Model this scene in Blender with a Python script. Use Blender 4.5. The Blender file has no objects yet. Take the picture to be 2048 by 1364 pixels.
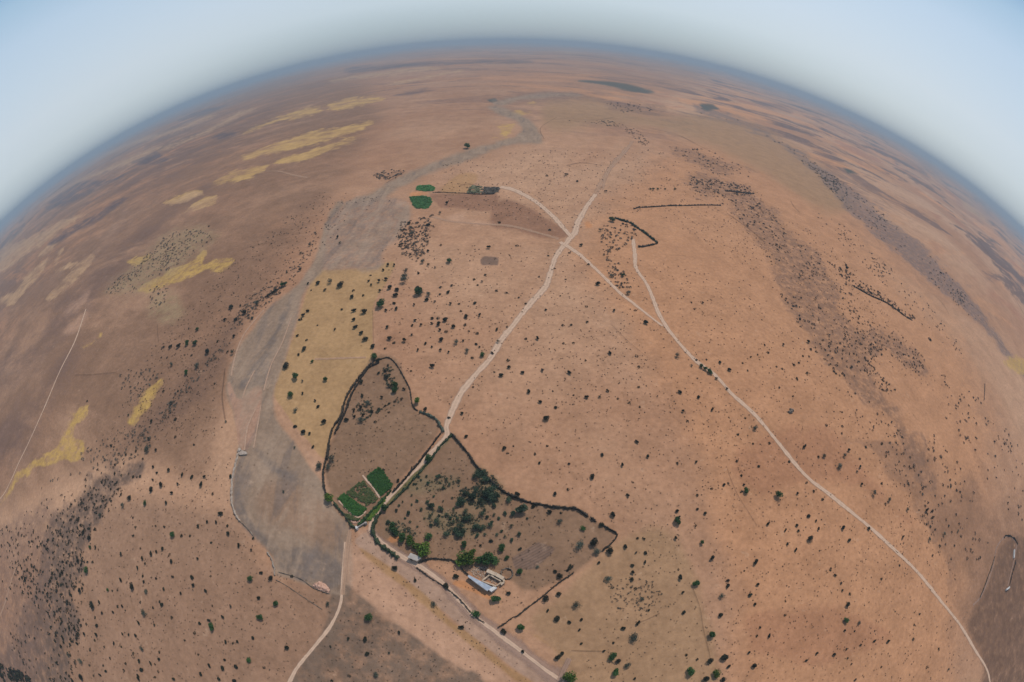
import bpy, bmesh, math, random
import numpy as np
R = math.radians
random.seed(7); rng = np.random.default_rng(7)
sc = bpy.context.scene
col = sc.collection

# ------------------------------------------------------------------ camera
H = 180.0                      # the camera hangs 180 m above the plain
F_PX, PITCH, ROLL = 850.0, R(41.5), R(-0.5)   # 15 mm full-frame fisheye
W0, H0 = 2048.0, 1364.0
cam_d = bpy.data.cameras.new('camera'); cam = bpy.data.objects.new('camera', cam_d); col.objects.link(cam)
cam_d.type = 'PANO'
pano = cam_d if hasattr(cam_d, 'panorama_type') else cam_d.cycles
pano.panorama_type = 'FISHEYE_EQUISOLID'
pano.fisheye_lens = F_PX * 36.0 / W0
pano.fisheye_fov = R(230)
cam_d.sensor_fit = 'HORIZONTAL'; cam_d.sensor_width = 36.0; cam_d.sensor_height = 36.0 * H0 / W0
cam_d.clip_start = 0.5; cam_d.clip_end = 400000
cam.location = (0, 0, H)
cam.rotation_mode = 'QUATERNION'
from mathutils import Euler, Quaternion, Vector, Matrix
q = Euler((math.pi / 2 - PITCH, 0, 0)).to_quaternion()
q = q @ Quaternion((0, 0, 1), -ROLL)
cam.rotation_quaternion = q
sc.camera = cam

# ------------------------------------------------------------------ sun, sky, exposure
SUN_EL, SUN_AZ = R(52), R(32)          # azimuth clockwise from the viewing direction (+Y)
sun_d = bpy.data.lights.new('sun', 'SUN'); sun_d.energy = 2.85; sun_d.angle = R(0.6); sun_d.color = (1.0, 0.95, 0.87)
sun = bpy.data.objects.new('sun', sun_d); col.objects.link(sun)
sdir = Vector((math.sin(SUN_AZ) * math.cos(SUN_EL), math.cos(SUN_AZ) * math.cos(SUN_EL), math.sin(SUN_EL)))
sun.rotation_mode = 'QUATERNION'; sun.rotation_quaternion = sdir.to_track_quat('Z', 'Y')
world = bpy.data.worlds.new('World'); sc.world = world; world.use_nodes = True
wn = world.node_tree; wn.nodes.clear()
def srgb(r, g, b):
    f = lambda c: (c / 255 / 12.92) if c / 255 <= 0.04045 else ((c / 255 + 0.055) / 1.055) ** 2.4
    return (f(r), f(g), f(b))
sky = wn.nodes.new('ShaderNodeTexSky'); sky.sky_type = 'NISHITA'; sky.sun_disc = False
sky.sun_elevation = SUN_EL; sky.sun_rotation = SUN_AZ; sky.altitude = 500; sky.air_density = 1.0; sky.dust_density = 2.0; sky.ozone_density = 1.5
tc = wn.nodes.new('ShaderNodeTexCoord'); sep = wn.nodes.new('ShaderNodeSeparateXYZ')
wn.links.new(tc.outputs['Generated'], sep.inputs[0])
ramp = wn.nodes.new('ShaderNodeValToRGB')         # dust-laden air low over the plain
SKY_S = 0.1
els = [(0.0, (148, 165, 179)), (1.2, (160, 176, 188)), (2.6, (172, 188, 198)), (4.4, (186, 201, 210)), (6.4, (201, 215, 224)), (11.0, (206, 221, 234)), (18.0, (196, 219, 240)), (30.0, (124, 170, 210))]
wn.links.new(sep.outputs['Z'], ramp.inputs[0])
el = ramp.color_ramp.elements
while len(el) < len(els): el.new(0.5)
for e, (a, c) in zip(el, els):
    e.position = math.sin(R(a)); e.color = (*srgb(*c), 1)
ramp2 = wn.nodes.new('ShaderNodeValToRGB')        # away from straight ahead the dust layer is thinner and paler
els2 = [(0.0, (164, 179, 191)), (1.6, (188, 201, 210)), (4.0, (205, 216, 223)), (8.0, (211, 222, 230)), (13.0, (205, 221, 234)), (19.0, (196, 217, 236)), (24.5, (174, 204, 228)), (30.0, (120, 166, 207))]
wn.links.new(sep.outputs['Z'], ramp2.inputs[0]); e2 = ramp2.color_ramp.elements
while len(e2) < len(els2): e2.new(0.5)
for e, (a, c) in zip(e2, els2):
    e.position = math.sin(R(a)); e.color = (*srgb(*c), 1)
absx = wn.nodes.new('ShaderNodeMath'); absx.operation = 'ABSOLUTE'; wn.links.new(sep.outputs['X'], absx.inputs[0])
sd = wn.nodes.new('ShaderNodeMapRange'); sd.interpolation_type = 'SMOOTHSTEP'; sd.inputs[1].default_value = 0.25; sd.inputs[2].default_value = 0.9; wn.links.new(absx.outputs[0], sd.inputs[0])
rmix = wn.nodes.new('ShaderNodeMix'); rmix.data_type = 'RGBA'
wn.links.new(sd.outputs[0], rmix.inputs[0]); wn.links.new(ramp.outputs[0], rmix.inputs[6]); wn.links.new(ramp2.outputs[0], rmix.inputs[7])
scale = wn.nodes.new('ShaderNodeVectorMath'); scale.operation = 'SCALE'; scale.inputs['Scale'].default_value = 1 / SKY_S
wn.links.new(rmix.outputs[2], scale.inputs[0])
hz = wn.nodes.new('ShaderNodeMapRange'); hz.inputs[1].default_value = math.sin(R(26)); hz.inputs[2].default_value = math.sin(R(50)); hz.inputs[3].default_value = 0.85; hz.inputs[4].default_value = 0.1
wn.links.new(sep.outputs['Z'], hz.inputs[0])
wmix = wn.nodes.new('ShaderNodeMix'); wmix.data_type = 'RGBA'
wn.links.new(hz.outputs[0], wmix.inputs[0]); wn.links.new(sky.outputs[0], wmix.inputs[6]); wn.links.new(scale.outputs[0], wmix.inputs[7])
bg = wn.nodes.new('ShaderNodeBackground'); bg.inputs[1].default_value = SKY_S
wn.links.new(wmix.outputs[2], bg.inputs[0])
wo = wn.nodes.new('ShaderNodeOutputWorld'); wn.links.new(bg.outputs[0], wo.inputs[0])
sc.view_settings.view_transform = 'Standard'; sc.view_settings.look = 'None'; sc.view_settings.gamma = 1.0
sc.view_settings.exposure = 0.0
sc.cycles.use_denoising = True
sc.cycles.max_bounces = 6; sc.cycles.diffuse_bounces = 2; sc.cycles.transparent_max_bounces = 12; sc.cycles.volume_bounces = 1

# ------------------------------------------------------------------ lens geometry: photograph pixel <-> point on the plain
Mrot = np.array(q.to_matrix())
def ray(px, py):
    px = np.asarray(px, float); py = np.asarray(py, float)
    x = px - W0 / 2; y = H0 / 2 - py
    r = np.hypot(x, y) + 1e-9
    th = 2 * np.arcsin(np.clip(r / (2 * F_PX), 0, 1))
    d = np.stack([np.sin(th) * x / r, np.sin(th) * y / r, -np.cos(th)], -1)
    return d @ Mrot.T
def at(px, py, z=0.0):
    d = ray(px, py)
    t = (z - H) / np.minimum(d[..., 2], -1e-3)
    return np.stack([d[..., 0] * t, d[..., 1] * t], -1)
def to_px(x, y, z=0.0):
    v = np.stack([np.asarray(x, float), np.asarray(y, float), np.zeros_like(x) + z - H], -1)
    v = v / np.linalg.norm(v, axis=-1, keepdims=True)
    c = v @ Mrot
    th = np.arccos(np.clip(-c[..., 2], -1, 1)); r = 2 * F_PX * np.sin(th / 2)
    n = np.hypot(c[..., 0], c[..., 1]) + 1e-12
    return np.stack([W0 / 2 + r * c[..., 0] / n, H0 / 2 - r * c[..., 1] / n], -1)
# crops of the photograph in which coordinates were read: (offset x, offset y, scale)
S = 2.7286
CROP = {'A': (0, 864, S), 'B': (600, 864, S), 'C': (1348, 864, S), 'D': (600, 430, S), 'E': (1348, 430, S), 'F': (0, 430, S), 'G': (700, 0, S), 'I': (0, 0, S), 'J': (1348, 0, S),
        'P': (640, 900, 6.4967), 'Q': (740, 1000, 6.4967), 'U': (1180, 340, 5.689), 'V': (800, 340, 8.533), 'W': (420, 860, 3.79), 'L': (0, 200, 3.41), 'X': (1880, 1040, 8.524), 'Z': (1700, 600, 4.546), 'T': (940, 1000, 5.247), 'f': (0, 0, 1)}
def pts(crop, s):
    ox, oy, k = CROP[crop]
    v = [float(t) for t in s.replace(',', ' ').split()]
    return np.array([(ox + v[i] / k, oy + v[i + 1] / k) for i in range(0, len(v), 2)])
def smooth(P, step=3.0, closed=False):
    P = np.asarray(P, float); n = len(P); out = []
    for i in range(n if closed else n - 1):
        a, b, c, d = (P[(i - 1) % n], P[i], P[(i + 1) % n], P[(i + 2) % n]) if closed else (P[max(i - 1, 0)], P[i], P[i + 1], P[min(i + 2, n - 1)])
        m = max(2, int(np.hypot(*(c - b)) / step))
        for t in np.arange(m) / m:
            out.append(0.5 * ((2 * b) + (c - a) * t + (2 * a - 5 * b + 4 * c - d) * t * t + (3 * b - a - 3 * c + d) * t ** 3))
    if not closed: out.append(P[-1])
    return np.array(out)

# ------------------------------------------------------------------ soil zones: outlines of the different soils on the plain
ZONES = {}   # name -> (srgb colour, softness, edge raggedness, strength, polygons)
def zone(name, c, soft, rag, strength, *polys): ZONES[name] = (c, soft, rag, strength, list(polys))
zone('warm', (180, 131, 96), 40, 40, 0.85,
     pts('f', '1160 500 1320 330 1500 250 1750 480 1950 760 1960 1000 1900 1250 1850 1400 1500 1400 1460 1150 1380 900 1250 650'))
zone('tan', (154, 121, 90), 14, 16, 0.8,
     pts('f', '1060 1240 1140 1175 1230 1085 1330 1060 1400 1180 1420 1400 1150 1400 1110 1310'),
     pts('f', '1090 205 1190 198 1300 230 1460 235 1600 300 1700 400 1650 420 1500 330 1330 260 1200 250 1100 260'))
zone('uppersoil', (152, 113, 87), 30, 40, 0.7, pts('f', '420 180 560 130 760 100 1000 92 1250 105 1400 140 1330 190 1100 190 1000 240 1030 290 900 330 760 390 640 330 540 260'))
zone('leftsoil', (128, 97, 76), 30, 40, 0.88,
     pts('f', '470 690 430 850 400 960 300 930 200 930 60 1000 -200 1100 -400 700 -100 560 0 490 150 350 330 230 520 165 700 160 760 230 700 330 640 430 560 560'))
zone('purple', (106, 83, 74), 26, 46, 0.6,
     pts('f', '-40 735 60 690 130 590 220 500 320 430 410 370 340 450 250 545 160 640 60 730 -40 800'),
     pts('f', '230 370 300 310 400 270 480 240 560 210 520 250 430 300 330 360 250 400'),
     pts('f', '-100 1040 0 1000 40 930 100 800 150 690 60 800 -60 900'))
zone('lowsoil', (142, 110, 88), 30, 25, 0.8,
     pts('f', '150 1400 160 1150 240 1000 460 1040 540 1150 690 1200 580 1400'))
zone('dark', (98, 81, 71), 9, 40, 0.9,
     pts('f', '135 1010 180 962 230 935 285 930 255 985 210 1035 185 1075 165 1120 155 1200 146 1290 135 1400 0 1500 -60 1400 40 1260 75 1130 100 1055'))
zone('leftslope', (120, 94, 80), 20, 40, 0.7, pts('f', '100 1000 20 1040 -200 1050 -300 1500 60 1500 90 1200'))
zone('scrubband', (116, 89, 73), 14, 44, 0.7, pts('f', '300 830 350 790 400 720 440 670 475 640 455 700 412 770 350 840 300 885 230 930 200 960 250 900'))
zone('brownslope', (134, 100, 78), 7, 44, 0.8,
     pts('f', '1700 880 1745 900 1790 960 1830 1020 1870 1080 1900 1150 1930 1240 1960 1330 2100 1400 2300 1400 2300 950 2048 980 1980 1000 1930 930 1900 980 1850 900'))
zone('band', (128, 97, 78), 7, 40, 0.8,
     pts('f', '1378 350 1425 345 1500 372 1512 398 1560 440 1600 480 1640 510 1664 560 1682 620 1705 650 1762 652 1832 690 1862 742 1830 742 1765 705 1735 722 1765 785 1805 845 1760 830 1700 780 1640 715 1590 640 1562 590 1547 540 1505 465 1455 412 1390 388'),
     pts('f', '1330 290 1400 300 1500 350 1420 345'),
     pts('f', '1205 205 1260 205 1330 215 1330 228 1250 226'),
     pts('f', '1800 850 1850 900 1870 980 1835 960 1800 900'))
zone('farband', (116, 98, 92), 5, 22, 0.85,
     pts('f', '1392 212 1442 222 1535 268 1605 308 1690 368 1770 430 1840 490 1910 560 1980 650 2060 760 1950 645 1880 580 1795 505 1715 440 1635 352 1565 292 1478 248 1402 228'))
zone('farwood', (62, 74, 70), 2.5, 3, 0.85, pts('f', '1155 162 1200 162 1250 167 1290 178 1312 184 1295 187 1250 181 1215 172'), pts('f', '1398 208 1425 208 1440 220 1410 222'), pts('f', '1686 336 1705 340 1714 348 1695 346'), pts('f', '975 200 990 197 998 203 982 206'))
zone('reddish', (152, 105, 78), 12, 34, 0.5,
     pts('f', '1460 935 1500 890 1555 862 1640 865 1700 908 1730 952 1780 1005 1825 1045 1760 1010 1690 960 1600 965 1520 1000'),
     pts('f', '1490 1230 1680 1220 1790 1270 1700 1320 1500 1300'))
zone('brownfield', (138, 100, 78), 4, 8, 0.85,
     pts('V', '500 415 1160 400 1650 405 1640 640 1300 700 1100 670 700 650 640 560'), pts('f', '1000 400 1050 412 1100 440 1140 470 1100 478 1040 462 980 450'))
zone('oldfield', (168, 128, 88), 3, 5, 0.75, pts('V', '680 370 850 180 1000 70 1200 50 1350 100 1250 250 1150 385'))
zone('strawfar', (190, 152, 94), 3, 11, 0.88,
     pts('I', '1330 735 1400 690 1500 650 1600 610 1700 590 1760 600 1650 640 1500 665 1400 705'), pts('I', '1780 580 1840 555 1960 535 2080 530 2080 550 1960 575 1850 600'),
     pts('I', '1320 850 1450 800 1600 750 1750 710 1910 680 2040 660 1990 700 1800 760 1700 790 1550 830 1450 850 1340 872'), pts('I', '1500 890 1560 855 1700 830 1800 790 1910 745 2000 720 1900 780 1780 820 1740 850 1640 882'),
     pts('I', '1170 1000 1260 950 1380 910 1470 895 1440 930 1350 975 1230 1000'), pts('I', '890 1110 980 1060 1080 1035 1100 1045 1000 1090 920 1115'), pts('I', '1040 1130 1100 1090 1180 1070 1170 1100 1080 1135'))
zone('straw', (184, 148, 84), 3, 18, 0.92,
     pts('F', '760 412 900 330 1050 260 1120 200 1115 260 1270 230 1235 290 1100 312 950 362'), pts('F', '700 255 820 210 835 240 740 275'),
     pts('F', '455 722 500 692 550 648 540 688 500 716'), pts('F', '700 1130 760 1030 830 920 890 890 850 980 800 1060 740 1120'),
     pts('F', '170 1364 300 1280 370 1190 400 1090 450 1040 500 1030 470 1080 410 1150 400 1220 450 1230 445 1330 330 1345 240 1370'), pts('A', '0 385 60 300 95 225 160 195 120 245 70 300 10 390'),
     pts('G', '860 615 930 600 990 612 930 625 880 628'), pts('G', '820 690 880 685 890 730 850 760 780 750'), pts('G', '980 570 1010 560 1015 575 985 585'),
     pts('Z', '1400 560 1500 510 1582 560 1600 640 1540 660 1430 600'))
zone('stripe', (182, 146, 110), 3, 10, 0.8, *[pts('L', q_) for q_ in ('0 1050 150 960 330 870 480 800 600 770 450 860 330 950 180 1050 0 1180', '255 1050 330 990 390 970 340 1030 270 1070', '360 1150 400 1030 430 1010 400 1090 370 1160', '370 1180 450 1120 550 1090 480 1150 400 1180',
     '300 1360 420 1250 530 1130 640 1060 560 1180 440 1300 360 1364', '1100 330 1300 250 1450 180 1600 100 1750 60 1600 130 1420 220 1250 290 1120 340', '330 690 520 580 700 500 900 430 1090 330 1060 320 880 400 680 490 500 570 350 670', '0 1030 60 960 160 870 170 880 90 970 20 1040',
     '540 465 650 400 900 290 1200 200 1450 100 1450 118 1200 220 900 310 660 420 560 475', '1120 710 1200 670 1330 620 1390 640 1250 700 1130 715', '1280 740 1380 690 1480 660 1460 690 1340 740 1200 800', '0 1364 100 1300 200 1180 330 1080 300 1150 180 1290 90 1400')],
     pts('I', '1800 450 1900 425 2100 400 2300 370 2400 380 2200 400 2000 430'), pts('G', '1100 282 1200 280 1300 298 1200 300'), pts('G', '200 460 330 430 600 380 620 388 400 430 280 460'), pts('J', '1560 1090 1640 1150 1700 1200 1660 1190 1590 1130'))
zone('darkstreak', (84, 74, 78), 3, 6, 0.8, *[pts('L', q_) for q_ in ('890 425 1060 345 1150 400 1100 440 980 440', '330 970 450 890 600 805 850 670 835 695 640 840 480 925 350 990', '680 775 760 700 850 660 780 730 700 780', '320 730 420 640 560 560 800 540 850 500 720 570 500 690 340 750', '1150 165 1350 80 1500 40 1600 20 1400 95 1200 155', '0 1000 60 930 170 840 180 860 90 960 0 1030', '1440 260 1500 230 1620 220 1600 250 1500 270'  )],
     pts('G', '230 520 400 485 480 480 340 525'), pts('G', '0 370 300 350 700 335 900 325 1000 340 700 352 300 375 0 400'), pts('J', '420 548 520 565 650 610 640 622 520 590'), pts('J', '1190 850 1300 900 1390 950 1370 960 1260 900'))  # dark ground streaks and low dark hills on the far plain
zone('sage', (150, 128, 96), 14, 26, 0.7, pts('F', '560 430 640 350 760 260 900 120 1040 60 1180 120 1000 250 860 340 720 430'), pts('F', '820 560 830 440 960 420 1010 520 940 590'))
zone('ochre', (168, 133, 93), 3, 4, 0.92,
     pts('f', '640 541 700 538 742 535 788 522 784 545 768 572 750 602 745 650 744 716 735 732 715 757 700 787 688 815 674 850 660 890 650 916 640 912 615 882 590 852 562 812 548 788 557 750 576 700 596 640 611 590 626 556'))
zone('wash', (142, 120, 101), 5, 8, 0.92,
     pts('f', '466 960 463 1000 476 1035 500 1062 525 1090 545 1118 550 1146 600 1163 640 1178 665 1189 700 1180 700 1062 672 1022 645 965 618 930 590 882 560 848 546 805 552 768 572 718 592 648 607 590 628 558 645 540 652 500 655 470 664 440 690 408 675 402 652 440 637 500 611 550 581 580 541 610 511 650 481 690 463 730 456 780 468 830 480 872 474 902'),
     pts('f', '745 383 800 352 860 327 930 302 985 286 1030 272 1045 255 1030 240 992 226 975 214 1000 212 1040 230 1070 250 1083 274 1078 286 1040 286 990 298 930 322 860 346 800 376 768 398 700 420 690 405'),
     pts('f', '985 205 1000 212 1040 200 1090 195 1160 190 1110 185 1040 192'))
zone('gravel', (138, 116, 101), 7, 12, 0.85, pts('f', '660 445 700 405 760 392 812 402 822 430 800 470 766 500 760 536 700 537 648 536 655 480'))
zone('washbrown', (146, 115, 92), 16, 16, 0.7, pts('W', '380 440 560 400 760 480 900 640 1000 800 880 900 700 780 480 720 360 600'))
zone('washdark', (112, 99, 91), 6, 14, 0.8, pts('W', '340 150 420 180 520 270 640 340 710 420 640 400 520 340 420 260'), pts('W', '200 250 230 300 230 500 300 700 420 800 520 900 480 960 400 880 300 780 210 640 180 500'), pts('W', '480 950 700 890 900 960 1000 1060 960 1200 780 1160 560 1070'), pts('F', '1310 940 1380 830 1450 700 1520 580 1600 400 1620 410 1560 560 1500 760 1440 950 1400 930'))
zone('sandbar', (170, 131, 108), 3, 7, 0.85, pts('F', '1250 920 1285 1000 1330 1000 1400 935 1430 950 1425 1020 1400 1160 1345 1285 1300 1250 1285 1110 1262 1010'))
zone('pale', (183, 144, 118), 8, 10, 0.6,
     pts('B', '262 610 450 735 640 880 800 1010 960 1150 1060 1250 1160 1364 1040 1364 900 1310 700 1180 480 1030 380 950 315 870 250 800'),
     pts('f', '690 1010 660 985 625 935 600 890 640 930 665 985 712 1040 730 1060 760 1078 720 1075'),
     pts('f', '900 430 930 425 932 440 1000 446 960 452 890 440'), pts('F', '350 640 380 590 470 540 440 610 400 640'),
     pts('F', '350 550 390 480 480 430 470 480 380 540'), pts('G', '180 1080 320 1105 330 1130 200 1090'))
zone('floodsoil', (114, 94, 79), 5, 14, 0.95, pts('f', '668 1186 690 1172 716 1192 740 1212 776 1241 820 1270 856 1296 893 1322 930 1344 970 1368 1100 1600 500 1600 560 1400 600 1330 650 1260'))
zone('lane', (168, 136, 115), 4, 7, 0.9, pts('B', '388 548 480 640 600 718 720 805 850 915 950 1005 1080 1095 1250 1228 1440 1380 1290 1380 1000 1165 850 1045 700 915 540 775 420 690 300 600'))
zone('bank', (160, 122, 82), 4, 10, 0.75, pts('B', '330 640 420 690 560 790 640 850 735 935 860 1050 1010 1165 1140 1275 1300 1375 1200 1375 1070 1280 940 1175 800 1060 660 930 520 810 400 715'), pts('B', '1230 1085 1320 1140 1400 1195 1480 1220 1400 1190 1300 1110'))
zone('enclosed', (124, 98, 77), 6, 8, 0.8, pts('B', '825 5 915 110 1010 230 1110 320 1230 375 1370 405 1500 415 1640 500 1725 560 1600 690 1450 790 1250 870 1130 800 1000 760 700 690 560 700 430 610 395 530 440 420 600 240 760 60'),
     pts('f', '745 718 790 716 815 770 832 820 880 855 800 960 712 1048 660 985 650 920 668 860 700 790'))
zone('weedy', (112, 100, 74), 14, 16, 0.6, pts('B', '960 200 1040 230 1110 300 1100 380 1010 420 900 410 850 380 880 310 960 290'), pts('B', '640 230 870 240 880 290 760 330 600 330 560 300'), pts('B', '690 420 800 420 900 440 1000 470 1000 540 900 580 800 560 700 500'), pts('B', '470 480 560 500 620 560 560 600 480 560'))
zone('verge', (104, 100, 62), 3, 6, 0.8, pts('B', '795 30 825 12 800 60 740 120 690 190 590 290 500 380 440 430 450 390 520 320 640 200 720 110'), pts('B', '335 515 400 440 440 395 470 370 450 410 390 470 350 515'))
zone('plough', (120, 96, 82), 2, 3, 0.9, pts('B', '1155 690 1300 600 1392 632 1380 662 1270 750 1175 748'), pts('D', '985 245 1003 224 1084 232 1080 272 990 272'))
zone('orange', (188, 128, 84), 3, 6, 0.8, pts('B', '470 590 500 562 555 570 560 590 500 610'), pts('V', '170 400 250 375 480 375 470 420 300 460 180 450'), pts('G', '1280 1220 1300 1205 1320 1240 1290 1245'), pts('Q', '1060 1090 1200 1040 1350 1130 1500 1200 1600 1260 1540 1290 1350 1210'))
zone('umbersoil', (108, 82, 66), 8, 16, 0.92, pts('f', '1937 1255 1980 1150 2016 1072 2048 1072 2300 1100 2300 1500 1987 1500 1962 1315'))  # very dark brown soil in the lower right corner

def polydist(P, poly):
    """signed distance (positive inside) of points to a closed outline"""
    A = poly; B = np.roll(poly, -1, 0)
    d2 = np.full(len(P), 1e18); ins = np.zeros(len(P), bool)
    for a, b in zip(A, B):
        e = b - a; w = P - a
        t = np.clip((w @ e) / (e @ e + 1e-12), 0, 1)
        d2 = np.minimum(d2, ((w - t[:, None] * e) ** 2).sum(1))
        c = (a[1] > P[:, 1]) != (b[1] > P[:, 1])
        with np.errstate(divide='ignore', invalid='ignore'):
            xi = a[0] + (P[:, 1] - a[1]) * e[0] / (e[1] if e[1] else 1e-12)
        ins ^= c & (P[:, 0] < xi)
    d = np.sqrt(d2)
    return np.where(ins, d, -d)
FAR = 70.0
def zone_sd(name, P):
    out = np.full(len(P), -FAR)
    for poly in ZONES[name][4]:
        poly = smooth(poly, 8, True) if len(poly) > 6 else poly
        lo = poly.min(0) - FAR; hi = poly.max(0) + FAR
        k = np.where(((P > lo) & (P < hi)).all(1))[0]
        if len(k): out[k] = np.maximum(out[k], np.clip(polydist(P[k], poly), -FAR, FAR))
    return out

# ------------------------------------------------------------------ helpers: objects and materials
def tag(o, label=None, cat=None, group=None, kind=None):
    if label: o['label'] = label
    if cat: o['category'] = cat
    if group: o['group'] = group
    if kind: o['kind'] = kind
    return o
def link(name, me, mats=(), parent=None):
    o = bpy.data.objects.new(name, me); col.objects.link(o)
    for m in (mats if isinstance(mats, (list, tuple)) else [mats]):
        if me is not None and m.name not in me.materials: me.materials.append(m)
    if parent: o.parent = parent
    return o
def mesh(name, V, Fc, smooth_shade=False):
    me = bpy.data.meshes.new(name)
    V = np.asarray(V, np.float32)
    Fa = np.asarray(Fc, np.int32)
    if Fa.ndim == 2:
        n, k = Fa.shape
        me.vertices.add(len(V)); me.vertices.foreach_set('co', V.ravel())
        me.loops.add(n * k); me.loops.foreach_set('vertex_index', Fa.ravel())
        me.polygons.add(n); me.polygons.foreach_set('loop_start', np.arange(n, dtype=np.int32) * k)
        me.update(calc_edges=True)
    if smooth_shade: me.polygons.foreach_set('use_smooth', np.ones(len(me.polygons), bool))
    me.validate(); return me
class NT:
    def __init__(s, name):
        s.m = bpy.data.materials.new(name); s.m.use_nodes = True; s.t = s.m.node_tree; s.t.nodes.clear()
        s.out = s.t.nodes.new('ShaderNodeOutputMaterial')
    def n(s, typ, **kw):
        x = s.t.nodes.new(typ)
        for k, v in kw.items(): setattr(x, k, v)
        return x
    def l(s, a, b): s.t.links.new(a, b)
    def set(s, sock, v):
        if hasattr(v, 'is_output'): s.l(v, sock)
        else: sock.default_value = v
    def math(s, op, a, b=None, c=None, clamp=False):
        x = s.n('ShaderNodeMath', operation=op, use_clamp=clamp); s.set(x.inputs[0], a)
        if b is not None: s.set(x.inputs[1], b)
        if c is not None: s.set(x.inputs[2], c)
        return x.outputs[0]
    def rng(s, v, a, b, c=0.0, d=1.0, sm=True):
        x = s.n('ShaderNodeMapRange', interpolation_type='SMOOTHSTEP' if sm else 'LINEAR')
        s.set(x.inputs[0], v)
        for i, k in enumerate((a, b, c, d)): s.set(x.inputs[i + 1], k)
        return x.outputs[0]
    def mix(s, f, a, b, mode='MIX'):
        x = s.n('ShaderNodeMix', data_type='RGBA', blend_type=mode); s.set(x.inputs[0], f)
        for i, v in ((6, a), (7, b)): s.set(x.inputs[i], (*v, 1) if isinstance(v, tuple) and len(v) == 3 else v)
        return x.outputs[2]
    def noise(s, vec, scale, detail=4.0, rough=0.55, dist=0.0, color=False):
        x = s.n('ShaderNodeTexNoise'); s.l(vec, x.inputs['Vector']); x.inputs['Scale'].default_value = scale; x.inputs['Detail'].default_value = detail
        x.inputs['Roughness'].default_value = rough; x.inputs['Distortion'].default_value = dist
        return x.outputs['Color' if color else 0]
    def attr(s, name): return s.n('ShaderNodeAttribute', attribute_name=name).outputs['Fac']
    def pos(s): return s.n('ShaderNodeNewGeometry').outputs['Position']
    def bsdf(s, colr, rough=0.9, normal=None, spec=0.1, alpha=None):
        b = s.n('ShaderNodeBsdfPrincipled'); s.set(b.inputs['Base Color'], (*colr, 1) if isinstance(colr, tuple) and len(colr) == 3 else colr); b.inputs['Roughness'].default_value = rough
        b.inputs['Specular IOR Level'].default_value = spec
        if normal is not None: s.l(normal, b.inputs['Normal'])
        if alpha is not None: s.l(alpha, b.inputs['Alpha'])
        s.l(b.outputs[0], s.out.inputs['Surface']); return b
    def bump(s, h, strength, dist):
        x = s.n('ShaderNodeBump'); x.inputs['Strength'].default_value = strength; x.inputs['Distance'].default_value = dist; s.l(h, x.inputs['Height']); return x.outputs[0]
SOIL = 1.0     # from picture tone to soil colour
def soil(c, k=1.0): return tuple(min(0.9, v * SOIL * k) for v in srgb(*c))

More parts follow.
